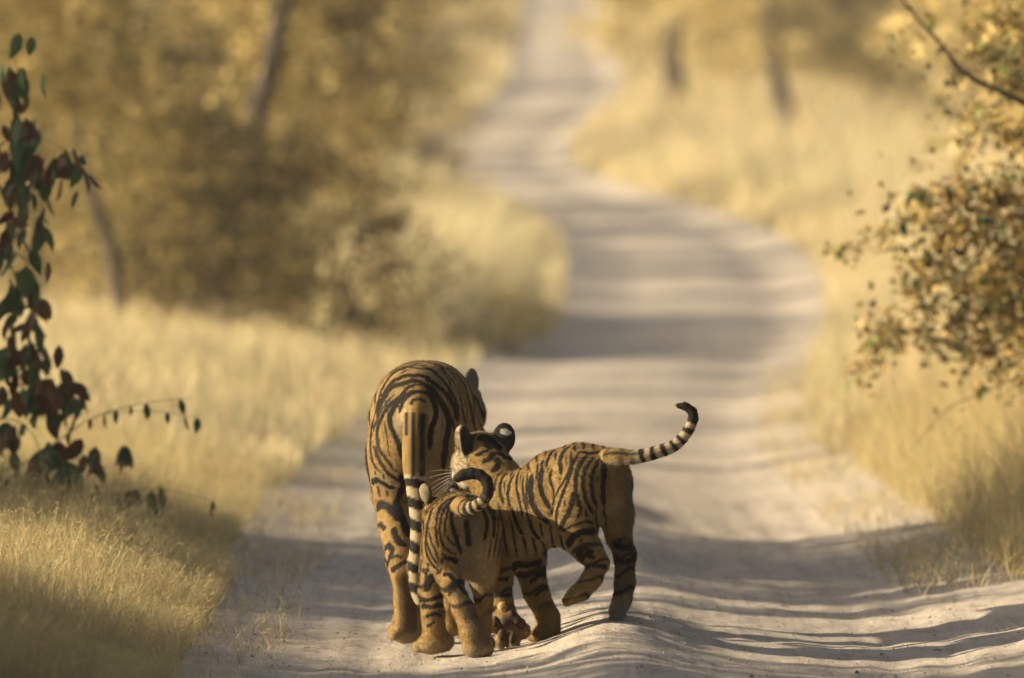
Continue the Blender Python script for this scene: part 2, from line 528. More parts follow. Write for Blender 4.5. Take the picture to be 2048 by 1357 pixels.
def place_tree(key, name, label, cat, x, y, scale, rot, group=None, sink=.05):
    root = empty(name, (x, y, float(gz(x, y)[0]) - sink))
    root.rotation_euler = (0, 0, rot)
    root.scale = (scale,) * 3
    tag(root, label, cat, group)
    for nm, md in zip(('trunk', 'crown'), protos[key]):
        link(bpy.data.objects.new(nm, md), root)
    return root

proto(1, 5.0, 2.4, .15, 5000, .15, OLIVE, .12, limbs=12)
proto(2, 4.2, 2.6, .08, 5000, .15, GOLD, .10, limbs=12)
proto(3, 3.4, 2.2, .06, 5200, .11, DARKG, .09, limbs=13)
proto(4, 6.5, 2.8, .25, 4600, .18, OLIVE, .16, limbs=13)
proto(5, 1.5, 1.2, .03, 1800, .07, GOLD, .03, limbs=10)
proto(6, 5.2, 2.6, .22, 5200, .10, DARKG, .11, limbs=14)
proto(7, 4.4, 2.3, .10, 8000, .12, OLIVE, .10, limbs=15)
proto(8, 3.6, 2.0, .04, 7000, .10, OLIVE, .08, limbs=15)
proto(9, 5.6, 1.0, .12, 3600, .12, OLIVE, .08, limbs=16)
# where on the road each crown of the sunny-side row throws its shade: (row x, road y, prototype, scale)
SHADE = [(x, y + math.tan(SUN_AZ) * (x - .4), k, sc) for x, y, k, sc in (
    (-7.2, -9.6, 7, 1.1), (-7.0, -6.4, 7, 1.05), (-6.8, -3.3, 7, .98), (-7.0, -1.95, 9, .85), (-9.6, -4.0, 7, 1.2), (-9.4, -7.5, 7, 1.25), (-7, 2.3, 9, .66), (-6.6, 3.7, 9, .85), (-7.2, 5.6, 7, .98), (-7.4, 8.4, 9, .95),
    (-9.6, 4.9, 7, 1.15), (-9.8, 7.4, 7, 1.1), (-7.5, 19.5, 9, .8), (-8, 22.4, 9, .85),
    (-8, 26.2, 9, .8), (-7.8, 30.2, 9, .85), (-8, 34.4, 9, .85), (-8.5, 38.0, 9, .8), (-9, 43.5, 9, .85), (-10, 68, 9, .9), (-10.5, 76, 9, 1.0))]
# the wood the road runs through, beside and behind the viewpoint
WOOD = []
_r = np.random.default_rng(44)
for i in range(9):
    WOOD.append((_r.uniform(5.2, 7.5), -16 + 6.2 * i + _r.uniform(-1, 1), (7, 4, 1)[i % 3], _r.uniform(.95, 1.3)))
for i in range(9):
    WOOD.append((-20 + 5 * i + _r.uniform(-1, 1), -39 - _r.uniform(0, 6), (7, 4, 1)[i % 3], _r.uniform(1.1, 1.5)))
for i in range(7):
    WOOD.append((_r.uniform(-9.5, -8.0) if i % 2 else _r.uniform(8.0, 9.5), -34 + 2.6 * i, (7, 1)[i % 2], _r.uniform(.9, 1.2)))
WOOD = [w for w in WOOD if not (abs(w[0]) < 3.2 and w[1] > -38)]
tr_r = np.random.default_rng(12)
KIND = {1: 'olive spreading', 2: 'golden low-branched', 3: 'dark small-leaved', 4: 'tall loose-crowned', 6: 'dark open-crowned', 7: 'dense rounded', 9: 'slim upright'}
def at_px(px, d): return (px - 1024.0) * d / F_PX, d - CAM_D

def custom_tree(name, label, cat, px, d, trunk_pts, radii, crowns):
    """a tree with its own trunk line; crowns: (prototype, px, py of the crown's foot, extra depth, scale, rot)"""
    x, y = at_px(px, d)
    org = np.array([x, y, float(gz(x, y)[0]) - .05])
    root = empty(name, org)
    tag(root, label, cat)
    q = resample(np.array([org] + [P(a, b, y) for a, b in trunk_pts]), .15)
    V, Fq = tube(q, np.interp(np.linspace(0, 1, len(q)), np.linspace(0, 1, len(radii)), radii), 8)
    mesh_np('trunk', V - org, Fq, M_BARK, root)
    for k, a, b, dd, sc, rot in crowns:
        c = bpy.data.objects.new('crown', protos[k][1]); link(c, root)
        c.location = Vector(P(a, b, y + dd) - org); c.scale = (sc,) * 3; c.rotation_euler = (0, 0, rot)
    return root

# trees that frame the road in the picture
for px, d, k, sc, rot, lab in (
        (640, 74, 3, .45, 1.0, 'dark leafy bush beside the tall grass clump at the bend'),
        (450, 79, 3, .52, 2.6, 'broad brownish bush next to the dark bush at the bend'),
        (400, 84, 8, .62, .3, 'olive bush at the foot of the leaning tree'),
        (560, 84, 3, .60, 5.2, 'large dark bush rising behind the two roadside bushes'),
        (300, 100, 2, .55, 4.0, 'pale golden bush behind the forked stem'),
        (90, 92, 7, .62, 2.2, 'leafy bush behind the drooping shrub at the verge'),
        (640, 98, 2, .55, 5.0, 'straw-gold bush behind the dark bush at the bend')):
    x, y = at_px(px, d)
    place_tree(k, 'roadside_bush', lab, 'bush', x, y, sc, rot)
custom_tree('leaning_tree', 'tall leaning tree with a dark trunk rising from the roadside bushes', 'tree', 455, 88,
            [(462, 430), (492, 330), (520, 215), (556, 60), (590, -120), (600, -300)], [.13, .12, .115, .10, .08, .05, .03],
            [(1, 580, 330, .8, .55, 1), (7, 470, 60, .6, .6, 2.2), (2, 640, 120, 1.2, .6, .2)])
custom_tree('forked_tree', 'small dark-stemmed forked tree standing in the tall grass', 'tree', 240, 82,
            [(238, 600), (228, 520), (200, 430), (178, 360), (150, 250)], [.06, .06, .065, .05, .035, .02],
            [(1, 170, 330, .6, .45, .6), (8, 60, 250, .9, .5, 3)])
for i, (px, d, k, sc) in enumerate([(330, 118, 3, 1.0), (60, 112, 1, .8), (170, 128, 2, .8), (470, 125, 1, .8), (570, 140, 1, .9), (700, 135, 3, .95), (790, 160, 2, .62), (250, 160, 4, .8),
                                    (20, 170, 4, .9), (640, 180, 4, .9), (480, 200, 1, 1.0), (820, 205, 1, .85), (330, 230, 4, 1.1), (740, 240, 1, 1.2), (880, 262, 2, .9), (120, 230, 1, 1.2)]):
    x, y = at_px(px, d)
    place_tree(k, 'woodland_tree', KIND[k] + ' woodland tree on the slope behind the leaning tree', 'tree', x, y, sc * tr_r.uniform(.9, 1.1), tr_r.uniform(0, 6.28), 'woodland trees behind the leaning tree')
x, y = at_px(1352, 200)
custom_tree('golden_tree', 'golden-leaved tree with a short dark trunk on the far slope', 'tree', 1355, 196,
            [(1352, 190), (1345, 130), (1350, 60), (1370, -40)], [.30, .27, .20, .12, .06],
            [(2, 1330, 150, .8, 1.0, .9), (2, 1460, 190, .6, .8, 2.5)])
custom_tree('slender_tree', 'slender dark-trunked tree beside the golden-leaved tree on the far slope', 'tree', 1590, 185,
            [(1580, 260), (1560, 180), (1545, 90), (1550, -20)], [.20, .18, .15, .12, .06],
            [(1, 1620, 200, 1.0, .8, .9), (2, 1520, 170, .9, .8, 2.5)])
for i, (px, d, k, sc) in enumerate([(1480, 225, 2, 1.0), (1650, 215, 1, .9), (1740, 190, 1, .9), (1840, 205, 1, 1.0), (1420, 270, 2, 1.1), (1560, 290, 4, 1.0), (1700, 270, 4, .9),
                                    (1960, 180, 4, .8), (1820, 280, 1, 1.2), (1330, 330, 2, 1.2), (1950, 250, 1, 1.1), (2060, 160, 2, .9)]):
    x, y = at_px(px, d)
    place_tree(k, 'slope_tree', KIND[k] + ' tree on the far slope beside the golden-leaved tree', 'tree', x, y, sc * tr_r.uniform(.9, 1.1), tr_r.uniform(0, 6.28), 'slope trees beside the golden-leaved tree')
for i in range(34):
    d = 330 + 260 * (i / 34) + tr_r.uniform(-15, 15)
    px = tr_r.uniform(-50, 1030) if i % 2 else tr_r.uniform(1240, 2100)
    x, y = at_px(px, d)
    k = (1, 2, 4)[i % 3]
    place_tree(k, 'hilltop_tree', 'hazy ' + KIND[k] + ' tree high on the hillside at the end of the road', 'tree', x, y, tr_r.uniform(1.0, 1.7), tr_r.uniform(0, 6.28), 'trees high on the hillside')
# low bushes in the grass
for px, d, sc, lab in ((1010, 82, .45, 'low straw-coloured bush in the tall grass clump'),):
    x, y = at_px(px, d)
    place_tree(5, 'straw_bush', lab, 'bush', x, y, sc, 1.2)

# the row of trees on the sunny side of the road, whose shade falls across it
for i, (x, y, k, sc) in enumerate(SHADE):
    place_tree(k, 'shade_tree', KIND[k] + ' tree of the roadside row that shades the road', 'tree', x, y, sc, tr_r.uniform(0, 6.28), 'roadside row of shade trees')

for i, (x, y, k, sc) in enumerate(WOOD):
    place_tree(k, 'wood_edge_tree', KIND[k] + ' tree of the wood edge around the open stretch of road', 'tree', x, y, sc, tr_r.uniform(0, 6.28), 'wood edge trees around the road')

# ------------------------------------------------------------------ near twigs with leaves
def leaf_mesh(name, mat):
    t = np.array([0, .18, .45, .75, 1.0]); w = np.array([0, .30, .42, .26, 0])
    V = [(0, 0, 0)]
    for a, b in zip(t[1:4], w[1:4]):
        V += [(-b * .5 * 1.15, a, .05 * b), (0, a, -.05 - .06 * a * a), (b * .5 * 1.15, a, .05 * b)]
    V.append((0, 1, -.12))
    Fc = [(0, 2, 1), (0, 3, 2)]
    for i in (0, 1):
        a = 1 + 3 * i
        Fc += [(a, a + 1, a + 4), (a, a + 4, a + 3), (a + 1, a + 2, a + 5), (a + 1, a + 5, a + 4)]
    Fc += [(7, 8, 10), (8, 9, 10)]
    me = bpy.data.meshes.new(name)
    me.from_pydata(V, [], Fc)
    for p in me.polygons: p.use_smooth = True
    me.materials.append(mat)
    return me
def leaf_mat(name, c0, c1, trans=.35):
    m, nt, out = new_mat(name)
    oi = N(nt, 'ShaderNodeObjectInfo')
    tc = N(nt, 'ShaderNodeTexCoord')
    n1 = N(nt, 'ShaderNodeTexNoise'); n1.inputs['Scale'].default_value = 3.0
    nt.links.new(tc.outputs['Object'], n1.inputs['Vector'])
    ad = N(nt, 'ShaderNodeMath', operation='MULTIPLY_ADD'); ad.inputs[1].default_value = .5
    nt.links.new(n1.outputs[0], ad.inputs[0])
    h = N(nt, 'ShaderNodeMath', operation='MULTIPLY'); h.inputs[1].default_value = .5
    nt.links.new(oi.outputs['Random'], h.inputs[0]); nt.links.new(h.outputs[0], ad.inputs[2])
    c = ramp(nt, ad.outputs[0], [(.2, c0), (.8, c1)])
    d = N(nt, 'ShaderNodeBsdfPrincipled'); d.inputs['Roughness'].default_value = .55; d.inputs['Specular IOR Level'].default_value = .3
    t = N(nt, 'ShaderNodeBsdfTranslucent')
    mx = N(nt, 'ShaderNodeMixShader'); mx.inputs[0].default_value = trans
    nt.links.new(c, d.inputs['Base Color']); nt.links.new(c, t.inputs[0])
    nt.links.new(d.outputs[0], mx.inputs[1]); nt.links.new(t.outputs[0], mx.inputs[2])
    nt.links.new(mx.outputs[0], out.inputs[0])
    return m
LM = {'green': leaf_mesh('leaf', leaf_mat('leaf_green', (.030, .066, .034), (.075, .125, .048), .35)),
      'brown': leaf_mesh('leaf', leaf_mat('leaf_brown', (.055, .028, .018), (.14, .07, .038), .3)),
      'yellow': leaf_mesh('leaf', leaf_mat('leaf_yellow', (.32, .23, .075), (.50, .39, .16), .45)),
      'ochre': leaf_mesh('leaf', leaf_mat('leaf_ochre', (.17, .11, .04), (.32, .22, .08), .4)),
      'lime': leaf_mesh('leaf', leaf_mat('leaf_lime', (.10, .14, .035), (.22, .24, .06), .4))}

lf_r = np.random.default_rng(3)
def leaf_obj(parent, org, pos, kind, size, droop):
    o = bpy.data.objects.new('leaf', LM[kind])
    a = lf_r.uniform(0, 6.28)
    d = Vector((math.cos(a) * (1 - droop), math.sin(a) * (1 - droop), -droop + .35 * lf_r.normal()))
    d.normalize()
    q = d.to_track_quat('Y', 'Z') @ Matrix.Rotation(lf_r.uniform(0, 6.28), 4, 'Y').to_quaternion()
    o.rotation_mode = 'QUATERNION'; o.rotation_quaternion = q
    o.location = Vector(pos - org); o.scale = (size * lf_r.uniform(.85, 1.25), size, size)
    return link(o, parent)

def twig(parent, org, pts, r0, r1, name='branch', mat=None):
    q = resample(np.array([P(*p) for p in pts]), .05)
    t = np.linspace(0, 1, len(q))
    V, Fq = tube(q, r0 + (r1 - r0) * t, 6)
    mesh_np(name, V - org, Fq, mat or M_TWIG, parent)
    return q

# drooping leafy shrub at the left verge, its stems just out of view
sx, sy = at_px(-110, 36.5)
org = np.array([sx, sy, float(gz(sx, sy)[0]) - .03])
sh = empty('hanging_shrub', org)
tag(sh, 'shrub with drooping dark green and brown leaves hanging over the dry grass', 'shrub')
g_py = HOR + (CAM_H - org[2]) * F_PX / 36.5
tw = []
tw.append(twig(sh, org, [(-110, g_py, 6.5), (-95, 900, 6.4), (-70, 600, 6.2), (-60, 250, 6.1), (-40, 40, 6), (30, -60, 6)], .016, .006, 'stem'))
tw.append(twig(sh, org, [(-95, 1000, 6.4), (-40, 960, 6.2), (40, 930, 6), (94, 900, 6), (156, 853, 5.9), (208, 827, 5.9), (291, 806, 5.8), (385, 796, 5.8)], .005, .0012))
tw.append(twig(sh, org, [(208, 827, 5.9), (300, 822, 5.9), (395, 835, 5.9)], .002, .001))
tw.append(twig(sh, org, [(-95, 1050, 6.4), (-20, 1010, 6), (80, 985, 5.8), (200, 990, 5.6), (320, 978, 5.5), (425, 1002, 5.4)], .004, .001))
tw.append(twig(sh, org, [(-70, 700, 6.2), (-20, 640, 6), (40, 600, 6), (75, 640, 6), (90, 720, 6), (120, 790, 6), (150, 850, 6)], .004, .0012))
tw.append(twig(sh, org, [(-65, 420, 6.2), (-10, 300, 6.1), (60, 270, 6), (130, 300, 6), (180, 340, 6)], .004, .0012))
tw.append(twig(sh, org, [(-60, 200, 6.2), (-10, 110, 6.1), (30, 120, 6), (45, 200, 6)], .004, .0012))
tw.append(twig(sh, org, [(-70, 560, 6.2), (-20, 500, 6.1), (50, 520, 6), (70, 600, 6)], .004, .0012))
tw.append(twig(sh, org, [(-90, 880, 6.3), (-30, 840, 6.1), (50, 850, 6), (90, 930, 6), (100, 1010, 6)], .004, .0012))
for px, py, n, spx, spy in ((20, 140, 7, 24, 40), (28, 235, 7, 22, 36), (90, 325, 16, 60, 34), (40, 370, 8, 36, 34), (70, 435, 4, 24, 20), (25, 545, 9, 26, 40), (45, 610, 7, 34, 36), (40, 690, 10, 36, 40),
                            (95, 780, 15, 44, 46), (25, 870, 7, 30, 40), (110, 930, 14, 52, 40), (175, 905, 3, 16, 18), (60, 1010, 9, 46, 34), (20, 760, 6, 24, 40), (15, 450, 6, 20, 40), (200, 985, 8, 80, 16), (120, 1000, 8, 60, 30), (30, 960, 8, 30, 40), (235, 895, 2, 10, 12), (20, 300, 6, 24, 30), (60, 1150, 3, 40, 20), (120, 800, 6, 30, 30)):
    for _ in range(int(n * 2.4)):
        p = P(px + 8 + lf_r.normal(0, .5) * spx * 1.5, py + lf_r.normal(0, .5) * spy * 1.3, 6 + lf_r.normal(0, .35))
        # hang from the nearest twig
        leaf_obj(sh, org, p, 'green' if lf_r.random() < .62 else 'brown', lf_r.uniform(.075, .13), .72)
for q, n, u0 in ((tw[1], 9, .45), (tw[2], 3, .3), (tw[3], 15, .35)):
    for _ in range(n):
        p = q[int(len(q) * lf_r.uniform(u0, .98))]
        leaf_obj(sh, org, p, 'green' if lf_r.random() < .7 else 'brown', lf_r.uniform(.04, .07), .85)

# yellowing tree at the right verge, reaching in from outside
sx, sy = at_px(2420, 40.5)
org = np.array([sx, sy, float(gz(sx, sy)[0]) - .05])
yt = empty('yellowing_tree', org)
tag(yt, 'tree with yellowing leaves whose branches reach in over the road verge', 'tree')
g_py = HOR + (CAM_H - org[2]) * F_PX / 40.5
twig(yt, org, [(2420, g_py, 10.5), (2405, 900, 10.5), (2395, 600, 10.5), (2370, 300, 10.5), (2330, 50, 10.4), (2300, -300, 10.3), (2240, -700, 10.2)], .075, .02, 'trunk')
BR = [[(2378, 400, 10.5), (2180, 270, 10.3), (2047, 206, 10.2), (2016, 191, 10.2), (1933, 150, 10.1), (1882, 88, 10), (1810, 10, 10), (1790, -40, 10)],
      [(2385, 500, 10.5), (2150, 430, 10.3), (2000, 385, 10.2), (1900, 372, 10.1), (1800, 388, 10)],
      [(2390, 600, 10.5), (2150, 540, 10.4), (1990, 480, 10.3), (1880, 462, 10.2), (1760, 474, 10.2)],
      [(2400, 820, 10.5), (2180, 760, 10.4), (2010, 702, 10.3), (1900, 678, 10.2), (1800, 655, 10.2), (1738, 640, 10.2)],
      [(2405, 860, 10.5), (2150, 730, 9.6), (2048, 752, 9.3), (1960, 788, 9.2), (1900, 815, 9.1), (1860, 855, 9), (1822, 900, 9)],
      [(2370, 320, 10.5), (2180, 330, 10.6), (2040, 285, 10.6), (1960, 252, 10.5), (1870, 205, 10.5)],
      [(2395, 700, 10.5), (2150, 650, 10.6), (2000, 592, 10.6), (1900, 562, 10.5), (1800, 580, 10.5)],
      [(2360, 200, 10.5), (2200, 120, 10.3), (2060, 60, 10.3), (1960, 20, 10.2), (1900, -40, 10.2)],
      [(2392, 650, 10.5), (2200, 600, 10.9), (2090, 560, 10.9), (2000, 530, 10.9), (1930, 545, 10.8)]]
qs = [twig(yt, org, b, .026 if i == 0 else .008, .005 if i == 0 else .0015, 'branch', M_BARK if i == 0 else None) for i, b in enumerate(BR)]
twl = []
for _ in range(56):
    i = lf_r.choice(9, p=np.array([10, 18, 16, 13, 6, 14, 10, 8, 13]) / 108)
    q = qs[i]
    p = q[int(len(q) * lf_r.uniform(.36, .99))]
    d = lf_r.normal(0, 1, 3) * np.array([.8, .9, .8]) + np.array([-.5, 0, -.15]); d /= np.linalg.norm(d)
    L = (.10 if i == 4 else .30) * lf_r.uniform(.5, 1.1)
    e = [p + d * L * t + np.array([0, 0, -.10 * L * t * t]) + lf_r.normal(0, .012, 3) * t for t in np.linspace(0, 1, 7)]
    V, Fq = tube(e, np.linspace(.0022, .0008, 7), 5)
    mesh_np('twig', V - org, Fq, M_TWIG, yt)
    twl.append(e)
def yellow_leaf_spot():
    if lf_r.random() < .72:
        e = twl[lf_r.integers(0, len(twl))]
        return e[lf_r.integers(1, 7)] + lf_r.normal(0, .022, 3)
    i = lf_r.choice(9, p=np.array([12, 18, 16, 13, 3, 14, 10, 8, 14]) / 108)
    q = qs[i]
    p = q[int(len(q) * lf_r.uniform(.38, 1.0))]
    sp = .04 if i == 4 else .13
    return p + lf_r.normal(0, 1, 3) * np.array([sp, .18, sp])
for _ in range(295):
    k = lf_r.choice(5, p=[.24, .06, .34, .18, .18])
    leaf_obj(yt, org, yellow_leaf_spot(), ('green', 'brown', 'yellow', 'ochre', 'lime')[k], lf_r.uniform(.05, .092), .5)
# the smaller leaves and those deeper in the crown
n = 3400
pos = np.array([yellow_leaf_spot() for _ in range(n)]) + lf_r.normal(0, 1, (n, 3)) * np.array([.03, .06, .03])
pos[:, 0] += np.abs(lf_r.normal(0, .06, n))
nn = lf_r.normal(0, 1, (n, 3)); nn /= np.linalg.norm(nn, axis=1, keepdims=True)
a = np.cross(nn, lf_r.normal(0, 1, (n, 3))); a /= np.linalg.norm(a, axis=1, keepdims=True); b = np.cross(nn, a)
l = lf_r.uniform(.025, .055, (n, 1))
V = np.stack([pos - a * l * .5, pos + b * l * .3, pos + a * l * .5, pos - b * l * .3], 1).reshape(-1, 3)
pa = np.array([(.05, .07, .03), (.14, .10, .045), (.34, .23, .08), (.46, .33, .12), (.24, .17, .06)])
cc = np.repeat(pa[lf_r.integers(0, 5, n)] * lf_r.uniform(.8, 1.2, (n, 1)), 4, 0)
o = mesh_np('foliage', V - org, np.arange(4 * n).reshape(-1, 4), M_LEAF, yt, False, cc)
tag(o, kind='stuff')
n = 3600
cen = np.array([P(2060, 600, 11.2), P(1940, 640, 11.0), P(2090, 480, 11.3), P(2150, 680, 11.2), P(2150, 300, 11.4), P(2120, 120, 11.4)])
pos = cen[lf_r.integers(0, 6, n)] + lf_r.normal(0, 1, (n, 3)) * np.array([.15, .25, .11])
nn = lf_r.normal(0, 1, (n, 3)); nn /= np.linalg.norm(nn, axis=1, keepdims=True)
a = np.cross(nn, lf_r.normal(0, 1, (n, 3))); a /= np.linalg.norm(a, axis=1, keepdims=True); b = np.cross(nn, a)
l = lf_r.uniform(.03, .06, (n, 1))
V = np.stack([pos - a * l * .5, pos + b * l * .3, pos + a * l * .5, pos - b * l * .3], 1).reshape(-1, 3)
pa = np.array([(.035, .04, .02), (.07, .055, .03), (.10, .075, .035)])  # leaf colours darkened to paint in the shaded inside of the crown
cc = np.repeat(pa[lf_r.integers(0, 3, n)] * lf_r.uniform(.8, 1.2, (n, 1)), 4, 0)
o = mesh_np('inner_shade_foliage', V - org, np.arange(4 * n).reshape(-1, 4), M_LEAF, yt, False, cc)
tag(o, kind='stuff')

# ------------------------------------------------------------------ stones, fallen leaves, dust
pb_r = np.random.default_rng(9)
ico = bmesh.new(); bmesh.ops.create_icosphere(ico, subdivisions=1, radius=1)
iv = np.array([v.co[:] for v in ico.verts]); ifc = np.array([[v.index for v in f.verts] for f in ico.faces]); ico.free()
n = 9000
d = 26.5 * (42 / 26.5) ** pb_r.random(n) ** 1.2
px_o = pb_r.uniform(-HALF_W - .1, HALF_W + .1, n)
x = smooth_interp(d, 1) + px_o; y = d - CAM_D
s = pb_r.lognormal(math.log(.0017), .45, n).clip(.0009, .0075)
V = iv[None] * s[:, None, None] * pb_r.uniform(.55, 1.3, (n, 1, 3)) * pb_r.uniform(.8, 1.2, (n, len(iv), 1))
V = V + np.stack([x, y, gz(x, y) + s * .25], -1)[:, None]
Fp = (np.arange(n)[:, None, None] * len(iv) + ifc[None]).reshape(-1, 3)
c = np.repeat(np.array([(.22, .185, .15)]) * pb_r.uniform(.35, 2.0, (n, 1)), len(iv), 0)
o = mesh_np('gravel', V.reshape(-1, 3), Fp, straw_material('pebble', 0.0), None, False, c)
tag(o, 'loose small stones scattered on the dirt road', 'gravel', None, 'stuff')
for px, py, k, a in ((1216, 1266, 'yellow', .3), (1580, 1216, 'ochre', 1.2), (1500, 1088, 'yellow', .2), (1885, 1304, 'ochre', 2.0), (620, 1300, 'ochre', 2.6)):
    dd = CAM_H * F_PX / (py - HOR)
    for _ in range(6):
        xx = (px - 1024) * dd / F_PX
        dd = (CAM_H - float(gz(xx, dd - CAM_D)[0])) * F_PX / (py - HOR)
    xx = (px - 1024) * dd / F_PX
    o = bpy.data.objects.new('fallen_leaf', LM[k]); link(o)
    o.location = (xx, dd - CAM_D, float(gz(xx, dd - CAM_D)[0]) + .006)
    o.rotation_euler = (.15, .1, a); o.scale = (.035, .035, .035)
    tag(o, 'small dry leaf lying on the dirt road', 'leaf', 'fallen leaves on the road')

# ------------------------------------------------------------------ dusty air down the road
def haze_box():
    bm = bmesh.new(); bmesh.ops.create_cube(bm, size=1)
    me = bpy.data.meshes.new('haze'); bm.to_mesh(me); bm.free()
    m, nt, out = new_mat('dusty_air')
    v = N(nt, 'ShaderNodeVolumePrincipled')
    v.inputs['Color'].default_value = (1.0, .95, .86, 1)
    v.inputs['Density'].default_value = HAZE
    v.inputs['Anisotropy'].default_value = .2
    nt.links.new(v.outputs[0], out.inputs['Volume'])
    me.materials.append(m)
    o = bpy.data.objects.new('haze', me); link(o)
    o.scale = (900, 1400, 130); o.location = (0, 620, 60)
    tag(o, 'pale dusty air down the road', 'haze', None, 'stuff')
HAZE = .00045
haze_box()

# dust kicked up by the trotting cub's hind foot
bm = bmesh.new(); bmesh.ops.create_icosphere(bm, subdivisions=2, radius=1)
me = bpy.data.meshes.new('dust_puff'); bm.to_mesh(me); bm.free()
m, nt, out = new_mat('kicked_dust')
tc = N(nt, 'ShaderNodeTexCoord')
ln = N(nt, 'ShaderNodeVectorMath', operation='LENGTH')
mr = N(nt, 'ShaderNodeMapRange'); mr.inputs[1].default_value = .98; mr.inputs[2].default_value = .1; mr.inputs[3].default_value = 0; mr.inputs[4].default_value = 1
ns = N(nt, 'ShaderNodeTexNoise'); ns.inputs['Scale'].default_value = 2.2; ns.inputs['Detail'].default_value = 3
ml = N(nt, 'ShaderNodeMath', operation='MULTIPLY'); m2 = N(nt, 'ShaderNodeMath', operation='MULTIPLY'); m2.inputs[1].default_value = 26.0
vp = N(nt, 'ShaderNodeVolumePrincipled'); vp.inputs['Color'].default_value = (.85, .74, .60, 1)
nt.links.new(tc.outputs['Object'], ln.inputs[0]); nt.links.new(ln.outputs['Value'], mr.inputs[0]); nt.links.new(tc.outputs['Object'], ns.inputs['Vector'])
nt.links.new(mr.outputs[0], ml.inputs[0]); nt.links.new(ns.outputs[0], ml.inputs[1]); nt.links.new(ml.outputs[0], m2.inputs[0])
nt.links.new(m2.outputs[0], vp.inputs['Density']); nt.links.new(vp.outputs[0], out.inputs['Volume'])
me.materials.append(m)
o = bpy.data.objects.new('dust_puff', me); link(o)
o.location = Vector(P(1245, 1225, -.56)); o.scale = (.085, .10, .055)
tag(o, 'puff of pale dust kicked up under the trotting cub', 'dust', None, 'stuff')
